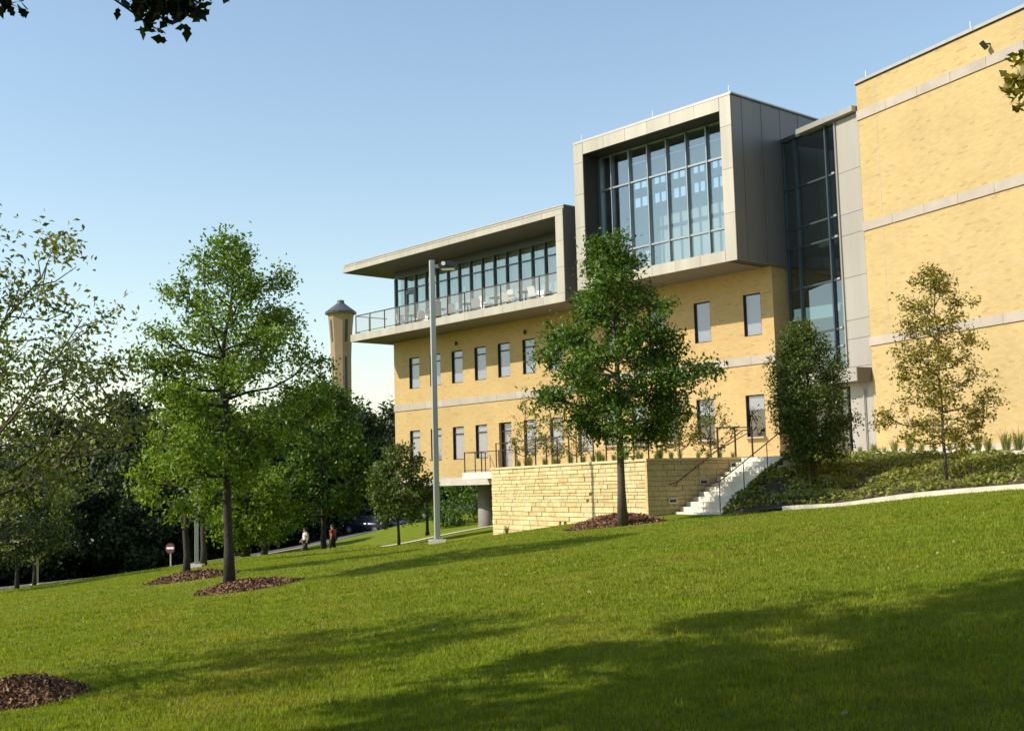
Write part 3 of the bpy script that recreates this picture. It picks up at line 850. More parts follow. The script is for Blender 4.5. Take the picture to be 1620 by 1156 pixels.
# railing on the stone wall and round the terrace edge
gr = empty('terrace_railing', S.pt(.2, 6, .8), label='dark bronze post railing standing along the top of the stone wall', cat='railing')
m = MB(S); m.box(.15, .19, .1, 12.5, 1.80, 1.835); m.build('top_rail', M_rail, gr)
for k, zc in enumerate((1.08, 1.32, 1.56)):
    m = MB(S); m.tube([(.17, .1, zc), (.17, 12.5, zc)], .0045, 5); m.build('cable', M_rail, gr)
y = .15
while y < 12.6:
    bx('post', gr, M_rail, S, .15, .19, y, y + .035, .79, 1.80); y += .945
g2 = empty('landing_railing', S.pt(1, .2, .8), label='short dark railing at the head of the stairs above the shaded wall', cat='railing')
m = MB(S); m.box(2.9, 4.45, .16, .20, 1.80, 1.835); m.build('top_rail', M_rail, g2)
for x in (2.95, 3.68, 4.4): bx('post', g2, M_rail, S, x, x + .045, .155, .205, .79, 1.8)
m = MB(S); m.tube([(2.7, .1, .95), (4.42, .1, 1.72)], .017, 8); m.build('sloping_rail', M_rail, g2)
pd = A.pt(-18.8, -1.75)
D = Frame((pd.x, pd.y), 48.45)
g3 = empty('deck_railing', D.pt(1, .1, .8), label='short dark railing on the pale deck left of the stone wall', cat='railing')
bars('top_rail', g3, M_rail, D, [(.05, 6.0, 1.78, 1.82), (.05, 6.0, .85, .88)], .08, .12)
for i in range(5): bx('post', g3, M_rail, D, .06 + i * 1.37, .11 + i * 1.37, .08, .125, .76, 1.78)
m = MB(D); m.box(.06, .1, .13, 1.6, 1.78, 1.82)
for i in range(2): m.box(.06, .1, .7 * i + .8, .7 * i + .84, .76, 1.78)
m.build('side_rail', M_rail, g3)

# ------------------------------------------------------------------ planting bed, kerb, walkway on the right
_k0 = S.pt(T0 - .05, -2.72); _w0 = S.pt(4.2, -2.72)
KERB = [np.array([_k0.x, _k0.y, -1.12])] + [at(*p) for p in [(1240, 803, 36.6), (1300, 799.5, 36.1), (1340, 796.5, 35.6), (1430, 784, 34.5), (1520, 775.5, 33.3), (1620, 768, 32), (1760, 758, 30), (1950, 745, 28)]]
WALKE = [np.array([_w0.x, _w0.y, TZ + .0])] + [at(*p) for p in [(1285, 719, 42.0), (1310, 717, 42.7), (1345, 716.5, 43.2), (1430, 717, 42.0), (1520, 718, 40.2), (1620, 719.5, 37.4), (1760, 722, 34.5), (1950, 724, 31.5)]]
Kl, Wl = smooth_line(KERB, 8), smooth_line(WALKE, 8)
NB = 14
V = []; F = []
for j in range(NB):
    t = j / (NB - 1)
    V.append(Kl * (1 - t) + Wl * t + np.array([[0, 0, 1.0]]) * (np.array([.14 + .24 * math.exp(-((i - 4) / 4.5) ** 2) for i in range(len(Kl))]) * math.sin(math.pi * min(1, t * 1.02)))[:, None])
nb = len(Kl); BED = np.array(V)
for j in range(NB - 1):
    for i in range(nb - 1): F.append((j * nb + i, j * nb + i + 1, (j + 1) * nb + i + 1, (j + 1) * nb + i))
obj('planting_bed', mesh('planting_bed', BED.reshape(-1, 3), F, M_soil, True), kind='structure', label='sloping soil bed under the ground cover')
m = MB()
for i in range(8, nb - 1):
    p, q = Kl[i], Kl[i + 1]
    d = (q - p)[:2]; d /= np.linalg.norm(d); nn = np.array([d[1], -d[0]]) * .16
    for a, b in ((p, q),):
        z0, z1 = a[2] + .05, b[2] + .05
        P0, P1, P2, P3 = (a[0] + nn[0], a[1] + nn[1]), (b[0] + nn[0], b[1] + nn[1]), (b[0], b[1]), (a[0], a[1])
        m.add([(*P0, z0 - .6), (*P1, z1 - .6), (*P1, z1), (*P0, z0), (*P2, z1), (*P3, z0), (*P2, z1 - .6), (*P3, z0 - .6)], [(0, 1, 2, 3), (3, 2, 4, 5), (5, 4, 6, 7)])
m.build('bed_edging', M_kerb, kind='structure', label='pale concrete edging between lawn and ground cover')
m = MB()
o1 = [W.pt(x, -.14) for x in (4.0, 9, 30)]
pl = [(p[0], p[1], p[2] + .03) for p in Wl] + [(o1[2].x, o1[2].y, .72), (o1[1].x, o1[1].y, .86), (o1[0].x, o1[0].y, .95), (W.pt(1, -.1).x, W.pt(1, -.1).y, .95)]
m.add(pl + [(x, y, z_ - .18) for x, y, z_ in pl], [list(range(len(pl)))] + [(i + len(pl), (i + 1) % len(pl) + len(pl), (i + 1) % len(pl), i) for i in range(len(pl))])
m.build('walkway', M_pale, kind='structure', label='pale concrete walkway along the foot of the brick block')

# ------------------------------------------------------------------ foliage tools
def leaf_quads(rng, P, size, up=.4, out=None, aspect=.5):
    n = len(P)
    N = rng.normal(size=(n, 3)); N[:, 2] += up
    if out is not None: N += out
    N /= np.linalg.norm(N, axis=1)[:, None]
    T = np.cross(N, rng.normal(size=(n, 3))); T /= np.linalg.norm(T, axis=1)[:, None] + 1e-9
    Bn = np.cross(N, T)
    L = (size * rng.uniform(.65, 1.3, n))[:, None]; w = L * aspect
    V = np.empty((n, 4, 3))
    V[:, 0] = P - T * L * .5; V[:, 1] = P + Bn * w * .5 + N * w * .22 + T * L * .06; V[:, 2] = P + T * L * .5 - N * L * .08; V[:, 3] = P - Bn * w * .5 + N * w * .22 + T * L * .06
    return V.reshape(-1, 3)


def leaf_six(rng, P, size):
    """near leaves: lobed ten-cornered blades with a pointed tip and a stalk end"""
    n = len(P)
    N = rng.normal(size=(n, 3)); N[:, 2] += 1.2; N /= np.linalg.norm(N, axis=1)[:, None]
    T = np.cross(N, rng.normal(size=(n, 3))); T[:, 2] -= .35; T /= np.linalg.norm(T, axis=1)[:, None]
    Bn = np.cross(N, T); L = (size * rng.uniform(.6, 1.3, n))[:, None]
    out = [(-.62, .012), (-.5, .03), (-.36, .24), (-.16, .19), (.02, .34), (.2, .2), (.55, 0), (.2, -.2), (.02, -.34), (-.16, -.19), (-.36, -.24), (-.5, -.03)]
    V = np.stack([P + T * L * a + Bn * L * b - N * L * .25 * (a * a) for a, b in out], 1)
    return V.reshape(-1, 3)


def tree_geo(seed, H, z0, Rr, prof, limbs, subs, per, leaf, sig, tr, up0=.2, up1=1.3, wob=.1, zbias=.7, aspect=.5, bare=0.0, lean=(0, 0), side=None, drop=None, sprays=(), us=(.6, 1.0), even=.55, spray_leaf=.1):
    """branch tubes and leaf centres for one tree whose foot is at the origin"""
    rng = np.random.default_rng(seed)
    mb = MB(); tp = []
    for i in range(9):
        t = i / 8
        tp.append(np.array([lean[0] * t * t * H + rng.normal() * wob * t, lean[1] * t * t * H + rng.normal() * wob * t, H * .93 * t - .25 * (i == 0)]))
    tp = np.array(tp)
    mb.tube(tp, [tr * (1.35 if i == 0 else 1) * (1 - .88 * (i / 8) ** .9) + .008 for i in range(9)], 9)
    def trunk_at(z):
        i = min(max(z / (H * .93) * 8, 0), 7.999); k = int(i); return tp[k] * (1 - (i - k)) + tp[k + 1] * (i - k)
    cl = []; az0 = rng.uniform(0, 6.28)
    for i in range(limbs):
        t = (i + rng.uniform(.1, .9)) / limbs
        zt = z0 + (H - z0) * t
        ln = Rr * prof(t) * rng.uniform(.58, 1.18)
        az = az0 + i * 2.399 + rng.normal() * .3
        if side is not None: ln *= 1 + side[1] * math.cos(az - side[0])
        rise = ln * (up0 + (up1 - up0) * t) * rng.uniform(.7, 1.2)
        za = max(min(zt - rise * .8, H * .9), z0 * .75)
        p0 = trunk_at(za)
        hd = np.array([math.cos(az), math.sin(az), 0])
        p3 = trunk_at(min(zt, H * .92)) * np.array([1, 1, 0]) + hd * ln + np.array([0, 0, zt])
        pts = []
        for k in range(6):
            s = k / 5
            p = p0 * (1 - s) + p3 * s + hd * ln * .12 * math.sin(math.pi * s) + rng.normal(size=3) * .05 * ln * s * (1 - s) * 2
            p[2] -= .10 * ln * math.sin(math.pi * s) * (1 - t)
            pts.append(p)
        pts = np.array(pts)
        r0 = max(tr * .42 * (1 - .6 * t), .012)
        mb.tube(pts, [r0 * (1 - .85 * k / 5) + .005 for k in range(6)], 5, False)
        ns = max(2, int(subs * (ln / Rr + .35)))
        for q in range(ns):
            s = .28 + .72 * (q + rng.uniform(0, 1)) / ns
            k = min(int(s * 5), 4); b0 = pts[k] * (1 - (s * 5 - k)) + pts[k + 1] * (s * 5 - k)
            dv = hd * rng.uniform(.3, 1) + rng.normal(size=3) * np.array([.75, .75, .45]) + np.array([0, 0, .25])
            dv /= np.linalg.norm(dv)
            sl = (.22 * Rr + .34 * ln * (1.15 - s)) * rng.uniform(.6, 1.2)
            b1 = b0 + dv * sl * .5 + rng.normal(size=3) * .04; b2 = b0 + dv * sl + np.array([0, 0, .06 * sl])
            mb.tube([b0, b1, b2], [r0 * .35 + .004, r0 * .2 + .004, .004], 4, False)
            if rng.random() < bare: continue
            for u in us: cl.append((b0 * (1 - u) + b2 * u, .75 + .35 * u))
        cl.append((pts[-1], 1.0))
    for k in range(max(3, limbs // 5)): cl.append((trunk_at(H * (.80 + .13 * k / 4)) + rng.normal(size=3) * sig * .8, .9))
    SP = []
    for (pt, nl, sg) in sprays:                         # long low boughs that end in a spray of leaves
        pt = np.array(pt); b0 = trunk_at(min(max(pt[2] + .3, z0 * .8), H * .7))
        mid = (b0 + pt) / 2 + np.array([0, 0, .35])
        mb.tube([b0, (b0 + mid) / 2 + np.array([0, 0, .12]), mid, (mid + pt) / 2 + np.array([0, 0, .1]), pt], [tr * .3, tr * .22, tr * .15, .012, .005], 6, False)
        SP.append(pt + rng.normal(size=(nl, 3)) * np.array(sg))
    C = np.array([c[0] for c in cl]); wgt = np.array([c[1] for c in cl]) * np.exp(rng.normal(size=len(cl)) * even)
    idx = rng.choice(len(C), size=per, p=wgt / wgt.sum())
    P = C[idx] + rng.normal(size=(per, 3)) * np.array([sig, sig, sig * zbias])
    if drop is not None: P = P[~drop(P)]
    ctr = np.array([0, 0, (z0 + H) / 2]); o = P - ctr; o /= np.linalg.norm(o, axis=1)[:, None] + 1e-6
    mb.spray = leaf_six(rng, np.vstack(SP), spray_leaf) if SP else None
    return mb, leaf_quads(rng, P, leaf, .35, o * .5, aspect)


def tree(name, pos, geo, bark, lm, label, cat='tree', group=None, rz=0.0):
    mb, V = geo
    t = empty(name, pos, rz, label=label, cat=cat, group=group)
    M = Matrix.Translation(Vector(pos)) @ Matrix.Rotation(rz, 4, 'Z')
    obj('trunk', mesh('trunk', mb.V, mb.F, bark, True), t, M)
    obj('crown', fast_mesh('crown', V, 4, lm), t, M)
    if mb.spray is not None: obj('leaf_spray', fast_mesh('leaf_spray', mb.spray, 12, lm), t, M, kind='stuff')
    return t


def foot(px, py, Y):
    p = at(px, py, Y); return (p[0], p[1], gz(p[0], p[1]))


oval = lambda t: max(.12, math.sin(math.pi * min(1, t * .93 + .09)) ** .75)
cone = lambda t: max(.08, (1 - t) ** .75 * min(1, t * 3.2 + .45))

# main trees
p1 = foot(363, 931, 30)
tree('shade_tree', p1, tree_geo(17, 8.65, 2.7, 2.2, lambda t: float(np.interp(t, [0, .15, .35, .55, .7, .85, 1], [.30, .62, 1.0, .98, .72, .50, .22])), 36, 7, 22000, .125, .20, .13, .15, 1.0, .12), M_barkd, L_t1,
     'tall leafy green tree in a mulch ring on the left lawn')
pc = foot(985, 820, 37.2)
tree('maple_tree', (pc[0], pc[1], pc[2] + .12), tree_geo(29, 8.85, 2.5, 2.2, lambda t: float(np.interp(t, [0, .12, .3, .48, .6, .75, .9, 1], [.42, .74, 1.0, .95, .68, .40, .20, .05])), 40, 7, 27000, .14, .21, .135, .1, .9, .06), M_bark, L_ctr,
     'dark green pyramid tree growing before the stone wall')


def bed_z(x, y):
    q = BED.reshape(-1, 3); d = (q[:, 0] - x) ** 2 + (q[:, 1] - y) ** 2
    i = np.argsort(d)[:4]; w_ = 1 / (d[i] + 1e-3)
    return float((q[i, 2] * w_).sum() / w_.sum())


q = at(1287, 768, 38.5)
tree('young_oak', (q[0], q[1], bed_z(q[0], q[1])), tree_geo(7, 5.05, .75, 1.22, lambda t: max(.10, math.sin(math.pi * min(1, t * .78 + .20)) ** .8), 50, 7, 22000, .10, .16, .06, .5, 1.6, .05, lean=(-.012, 0)), M_barkd, L_oak,
     'dense dark evergreen young tree beside the stairs')
q = at(1497, 759, 34.9)
tree('young_elm', (q[0], q[1], bed_z(q[0], q[1])), tree_geo(41, 6.2, 1.05, 1.72, lambda t: max(.10, (1 - t) ** .55 * min(1, t * 2.0 + .55)), 40, 7, 8000, .115, .12, .045, .25, 1.1, .04, bare=.1), M_bark, L_brn,
     'sparse bronze leaved young tree in front of the brick block')

q = foot(-150, 1114, 13.5)
tree('airy_tree', q, tree_geo(53, 6.0, 2.6, 2.3, lambda t: max(.3, math.sin(math.pi * min(1, t * .72 + .22)) ** .7), 26, 8, 17000, .078, .15, .055, .9, 1.8, .08, bare=.05), M_bark, L_wil,
     'airy grey green tree reaching in from the left edge')
pL = q
q = foot(295, 912, 36)
tree('low_branched_tree', q, tree_geo(61, 5.8, 1.7, 1.35, oval, 22, 6, 4500, .15, .19, .10, .1, 1.0), M_barkd, L_fresh, 'bright green tree in a mulch ring behind the tall left tree')
p6 = q
q = foot(512, 876, 74)
tree('mid_lawn_tree', q, tree_geo(71, 10.6, 2.2, 2.7, lambda t: max(.15, math.sin(math.pi * min(1, t * .8 + .18)) ** .8), 36, 7, 13000, .27, .32, .17, .15, 1.0), M_barkd, L_ctr, 'dark tree beside the two walkers in front of the tower')
p7 = q
q = foot(631, 861, 60)
tree('small_lawn_tree', q, tree_geo(83, 4.9, 1.3, 1.5, oval, 30, 7, 6500, .19, .18, .07, .3, 1.2), M_barkd, L_oak, 'small round tree left of the lamp post')
q = foot(388, 882, 70)
tree('drooping_tree', q, tree_geo(97, 5.6, .9, 2.3, oval, 28, 7, 8000, .26, .32, .25, .0, .6, .3), M_barkd, L_fresh, 'low bright green tree with a forked trunk behind the lawn')
q = foot(418, 878, 88)
tree('drooping_tree', q, tree_geo(98, 6.6, 1.0, 2.2, oval, 28, 7, 8500, .28, .34, .22, .0, .6, .3), M_barkd, L_t1, 'broad green tree left of the two walkers')
q = foot(402, 872, 75)
tree('slim_tree', foot(322, 896, 57), tree_geo(99, 6.6, 2.6, 1.3, oval, 22, 6, 3600, .2, .22, .14, .2, 1.0), M_barkd, L_far, 'slim tree right behind the pale second pole')

# left margin trees
for i, (px, py, Y, H, sd, lab) in enumerate(((-8, 945, 58, 6.4, 201, 'leftmost of the three thin trees at the left edge'), (27, 934, 63, 6.8, 202, 'middle one of the three thin trees at the left edge'), (54, 930, 66, 6.0, 203, 'rightmost of the three thin trees at the left edge'))):
    tree('thin_tree', foot(px, py, Y), tree_geo(sd, H, 1.5, 2.6, oval, 22, 6, 4200, .23, .30, .10, .1, .9), M_barkd, L_wil if i == 1 else L_far, lab, group='thin trees at the left edge')

# wood beyond the road: three kinds copied about
rw = random.Random(8)
kinds = []
for k, (H, Rr, lm) in enumerate(((11.5, 4.6, L_far), (12.5, 5.0, L_fard), (10.0, 4.4, L_far))):
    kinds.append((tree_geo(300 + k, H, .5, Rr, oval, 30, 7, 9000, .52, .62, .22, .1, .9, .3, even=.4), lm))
WOOD = []
for (x, y, s_) in [(-66, 96, 1.0), (-59, 100, 1.05), (-53, 96, .95), (-47, 103, 1.05), (-41.5, 99, .95), (-36, 106, 1.1), (-31, 103, .92), (-27, 110, 1.0), (-22.5, 108, .9), (-19.5, 116, 1.0), (-16.2, 122, .95),
                    (-70, 112, 1.1), (-62, 116, 1.1), (-54, 113, 1.1), (-46, 118, 1.15), (-39, 120, 1.15), (-32, 122, 1.1), (-25, 126, 1.1), (-19, 134, 1.1), (-58, 88, .8), (-50, 88.5, .72), (-43.5, 91, .75), (-37, 94, .72), (-30.5, 97, .68), (-12.5, 128, 1.0), (-8, 136, 1.0), (-3.5, 140, .9), (1.5, 145, .9), (7, 148, 1.0), (-26, 101, .62)]:
    k = rw.randrange(3); M = Matrix.Translation((x, y, gz(x, y) - .1)) @ Matrix.Rotation(rw.uniform(0, 6.28), 4, 'Z') @ Matrix.Scale(s_ * 1.13, 4)
    geo, lm = kinds[k]
    if isinstance(geo, tuple):
        t = tree('wood_tree', (0, 0, 0), geo, M_barkd, lm, 'dark leafy tree in the wood beyond the road', group='trees of the wood beyond the road')
        kinds[k] = (t, lm)
        for o in [t] + [c for c in bpy.data.objects if c.parent == t]:
            pass
        first = t
        for ch in [c for c in bpy.data.objects if c.parent == t]:
            ch.matrix_parent_inverse = Matrix.Identity(4); ch.matrix_basis = Matrix.Identity(4); WORLD[ch.name] = M.copy()
        t.matrix_basis = M; WORLD[t.name] = M.copy()
    else:
        copy_tree(geo, M)
# bushes closing the wood floor
rng = np.random.default_rng(77)
P = []
for i in range(150):
    x = rng.uniform(-75, -14); y = 92 + (x + 75) * .32 + rng.uniform(-4, 9)
    c = np.array([x, y, gz(x, y) + .7]); P.append(c + rng.normal(size=(70, 3)) * np.array([.9, .9, .65]))
P = np.vstack(P)
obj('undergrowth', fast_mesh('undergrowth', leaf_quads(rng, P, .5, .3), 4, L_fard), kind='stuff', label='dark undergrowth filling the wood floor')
# light shrubs seen under the raised wing
for i, (x, y, s_) in enumerate(((-4.6, 88, 1.0), (-1.2, 92, 1.2), (2.2, 90, 1.0), (5.5, 95, 1.3), (-7.2, 97, .9))):
    M = (x, y, gz(x, y) - .1)
    tree('shrub', M, tree_geo(400 + i, 3.4 * s_, .3, 2.0 * s_, oval, 18, 6, 2600, .24, .25, .06, .3, 1.2), M_barkd, L_oak if i % 2 else L_ctr, ['leafy shrub just left of the round column under the raised wing', 'leafy shrub behind the round column under the raised wing', 'leafy shrub right of the round column under the raised wing', 'rightmost leafy shrub seen under the raised wing beside the stone wall', 'leafy shrub beside the black globe lamp'][i], 'shrub', 'shrubs behind the raised wing')

# near trees overhead: their shade falls over the foreground
def rel(px, py, Y, o):
    p = at(px, py, Y); return (p[0] - o[0], p[1] - o[1], p[2] - o[2])


def clear_of(o):
    # the crowns stay high and to the side; only the boughs below reach down in front
    def f(P):
        Q = P + np.array(o); return (np.abs(Q[:, 0]) < .47 * Q[:, 1]) & (Q[:, 2] < .44 * Q[:, 1])
    return f


o_ = (-4.8, 3.2, gz(-4.8, 3.2))
tree('overhanging_tree', o_, tree_geo(501, 10.2, 3.6, 4.0, lambda t: max(.3, math.sin(math.pi * min(1, t * .8 + .14)) ** .6), 26, 6, 32000, .18, .26, .17, .3, 1.0, even=.8, drop=clear_of(o_),
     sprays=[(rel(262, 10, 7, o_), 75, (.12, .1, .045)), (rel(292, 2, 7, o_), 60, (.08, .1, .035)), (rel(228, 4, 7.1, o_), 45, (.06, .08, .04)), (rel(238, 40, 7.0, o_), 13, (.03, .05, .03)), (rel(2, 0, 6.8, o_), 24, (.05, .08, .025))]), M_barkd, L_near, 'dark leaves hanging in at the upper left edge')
o_ = (-7.0, 7.4, gz(-7.0, 7.4))
tree('tall_shade_tree', o_, tree_geo(505, 13.5, 7.6, 3.9, lambda t: max(.3, math.sin(math.pi * min(1, t * .8 + .14)) ** .6), 24, 6, 29000, .22, .28, .2, .3, 1.0, even=.8, drop=clear_of(o_)), M_barkd, L_near, 'tall tree left of the frame whose shade lies across the lower right lawn')
for x, y, s_, lab in ((-17, -10, 1.1, 'farthest left'), (-8, -15, 1.2, 'second from the left'), (1, -11, 1.05, 'middle one'), (10, -9, 1.1, 'second from the right'), (19, -6, 1.0, 'farthest right')):
    copy_tree(kinds[rw.randrange(3)][0], Matrix.Translation((x, y, gz(x, y) - .1)) @ Matrix.Rotation(rw.uniform(0, 6.28), 4, 'Z') @ Matrix.Scale(s_, 4), label='big dark tree behind the viewer, ' + lab + ' of its row')['group'] = 'row of trees behind the viewer'
o_ = (11.6, 12.5, gz(11.6, 12.5))
tree('overhanging_tree', o_, tree_geo(503, 8.5, 4.4, 4.0, oval, 30, 7, 5000, .11, .2, .17, .1, 1.0, drop=clear_of(o_),
     sprays=[(rel(1612, 122, 12, o_), 40, (.06, .1, .03)), (rel(1604, 142, 12, o_), 34, (.06, .08, .05)), (rel(1622, 90, 12, o_), 30, (.05, .1, .06)), (rel(1616, 165, 12, o_), 10, (.03, .05, .04))]), M_barkd, L_brn, 'bronze leaf tips hanging in at the upper right edge')

# ------------------------------------------------------------------ tower far behind
tb = at(541.5, 690, 328)
tow = empty('brick_tower', (tb[0], tb[1], -6), label='tall flared brick bell tower with conical roof behind the trees', cat='tower')
M_tb = plain('tower_brick', (.27, .19, .115), .9, var=.12, scale=.3)
M_tr = plain('tower_roof', (.10, .11, .12), .5, .3)
seg = 8
prof_ = [(2.72, -6), (2.72, 28), (2.75, 36), (2.95, 41), (3.25, 45), (3.6, 48.4)]
V = []; F = []
for r_, z_ in prof_:
    for j in range(seg):
        a = 2 * math.pi * (j + .35) / seg; V.append((tb[0] + r_ * math.cos(a), tb[1] + r_ * math.sin(a), z_))
for i in range(len(prof_) - 1):
    for j in range(seg): F.append((i * seg + j, i * seg + (j + 1) % seg, (i + 1) * seg + (j + 1) % seg, (i + 1) * seg + j))
obj('shaft', mesh('shaft', V, F, M_tb), tow)
mm = MB(); c = Vector((tb[0], tb[1], 0))
mm.tube([c + Vector((0, 0, 48.4)), c + Vector((0, 0, 48.75))], [4.35, 4.4], 16); mm.build('eaves', M_tr, tow)
mm = MB(); mm.tube([c + Vector((0, 0, 48.9)), c + Vector((0, 0, 51.3)), c + Vector((0, 0, 51.5)), c + Vector((0, 0, 52.2))], [4.3, 1.15, 1.05, .95], 16); mm.build('roof', M_tr, tow, False)
for j in range(seg):
    a = 2 * math.pi * (j + .85) / seg; rr = 2.55
    dx, dy = math.cos(a), math.sin(a); tx, ty = -dy, dx
    mm = MB()
    if j % 2: continue
    for (z0, z1, rr0, rr1, hw) in ((40.5, 46.6, 2.74, 3.20, .42), (-2, 38.5, 2.535, 2.56, .34)):
        mm.add([(tb[0] + dx * rr0 + tx * hw, tb[1] + dy * rr0 + ty * hw, z0), (tb[0] + dx * rr0 - tx * hw, tb[1] + dy * rr0 - ty * hw, z0), (tb[0] + dx * rr1 - tx * hw, tb[1] + dy * rr1 - ty * hw, z1), (tb[0] + dx * rr1 + tx * hw, tb[1] + dy * rr1 + ty * hw, z1)], [(0, 1, 2, 3)])
    mm.build('slit', M_joint, tow)

# ------------------------------------------------------------------ lamp posts, sign
def lamp(px, py, Y, H, label, head=True, w=.088, name='street_lamp'):
    x, y, z = foot(px, py, Y)
    t = empty(name, (x, y, z), label=label, cat='lamp post', group='square lamp posts' if head else None)
    mm = MB(); mm.box(x - .3, x + .3, y - .3, y + .3, z - .5, z + .14); mm.build('footing', M_pale, t)
    mm = MB(); a = R(18)
    def ring(h, s): return [(x + s * (math.cos(a) * sx - math.sin(a) * sy), y + s * (math.sin(a) * sx + math.cos(a) * sy), z + h) for sx, sy in ((-1, -1), (1, -1), (1, 1), (-1, 1))]
    V = ring(.14, w * 1.02) + ring(H, w * .92); mm.add(V, [(0, 1, 5, 4), (1, 2, 6, 5), (2, 3, 7, 6), (3, 0, 4, 7), (4, 5, 6, 7)]); mm.build('pole', M_galv, t)
    mm = MB(); mm.box(x - .2, x + .2, y - .2, y + .2, z + .141, z + .17); mm.build('base_plate', M_galv, t)
    if head:
        mm = MB(); mm.box(x + w, x + .3, y - .04, y + .04, z + H - .26, z + H - .16); mm.build('arm', M_cope, t)
        mm = MB()
        x0, x1, zt = x + .22, x + .86, z + H - .06
        pr = [(x0, -.16), (x0 + .1, -.02), (x1 - .12, 0), (x1, -.08), (x1, -.22), (x0 + .08, -.26)]
        V = [(p[0], y - .2, zt + p[1]) for p in pr] + [(p[0], y + .2, zt + p[1]) for p in pr]; n_ = len(pr)
        mm.add(V, [tuple(range(n_)), tuple(range(n_, 2 * n_))[::-1]] + [((i + 1) % n_, i, n_ + i, n_ + (i + 1) % n_) for i in range(n_)])
        hd = mm.build('lamp_head', M_frame, t)
        mm = MB(); mm.box(x0 + .12, x1 - .06, y - .16, y + .16, zt - .285, zt - .262); mm.build('lens', M_lampw, hd)
        mm = MB(); mm.tube([(x0 + .2, y - .235, zt - .1), (x0 + .2, y - .2, zt - .1)], .075, 12); mm.build('sensor', M_white, hd)
    return t


lamp(692, 856, 42, 9.95, 'tall square galvanised lamp post on the lawn before the raised wing')
lamp(311, 896, 55, 5.2, 'pale second lamp post half hidden behind the tall left tree', True, .085)
x, y, z = foot(57, 929, 70)
mm = MB(); mm.tube([(x, y, z), (x, y, z + 2.0)], .13, 10)
t = empty('bollard_post', (x, y, z), label='grey post at the roadside by the thin left trees', cat='post'); mm.build('shaft', M_galv, t)
mm = MB(); mm.box(x - .25, x + .25, y - .25, y + .25, z - .2, z + .12); mm.build('base', M_pale, t)
x, y, z = foot(676, 831, 75)
t = empty('globe_lamp', (x, y, z), label='black lamp post with a white globe near the raised wing', cat='lamp post')
mm = MB(); mm.tube([(x, y, z), (x, y, z + .3), (x, y, z + .35), (x, y, z + 2.5)], [.15, .14, .1, .07], 10); mm.build('pole', M_black, t)
mm = MB(); mm.tube([(x, y, z + 1.55), (x - .2, y, z + 1.45)], .025, 6); mm.build('arm', M_black, t)
bm = bmesh.new(); bmesh.ops.create_uvsphere(bm, u_segments=16, v_segments=10, radius=.17); me = bpy.data.meshes.new('globe'); bm.to_mesh(me); bm.free(); me.materials.append(M_white); me.polygons.foreach_set('use_smooth', [True] * len(me.polygons))
obj('globe', me, t, Matrix.Translation((x - .22, y, z + 1.3)))

M_red = plain('sign_red_shaded', (.10, .028, .028), .5, var=.05)  # red darkened all over to stand in for tree shade on the sign
x, y, z = foot(270, 898, 85)
t = empty('road_sign', (x, y, z), label='round red and white no entry sign on a post by the road', cat='sign')
mm = MB(); mm.tube([(x, y, z - .2), (x, y, z + 1.75)], .055, 8); mm.build('post', M_galv, t)
a = R(15); sgn = Frame((x, y), math.degrees(a))
mm = MB(sgn); n_ = 24
for (r_, y0, y1, dz) in ((.36, -.075, -.06, 0),):
    V = [(r_ * math.cos(2 * math.pi * i / n_), y0, z + 1.42 + r_ * math.sin(2 * math.pi * i / n_)) for i in range(n_)] + [(r_ * math.cos(2 * math.pi * i / n_), y1, z + 1.42 + r_ * math.sin(2 * math.pi * i / n_)) for i in range(n_)]
    mm.add(V, [tuple(range(n_)), tuple(range(n_, 2 * n_))[::-1]] + [((i + 1) % n_, i, n_ + i, n_ + (i + 1) % n_) for i in range(n_)])
mm.build('disc', M_red, t)
mm = MB(sgn); mm.box(-.27, .27, -.084, -.0755, z + 1.36, z + 1.5); mm.build('white_bar', M_white, t)

# ------------------------------------------------------------------ parked cars
M_glassd = plain('car_glass', (.02, .025, .03), .08, var=.02, spec=.6)
M_tyre = plain('tyre', (.018, .018, .018), .8)
M_rim = plain('rim', (.35, .35, .36), .35, .7)


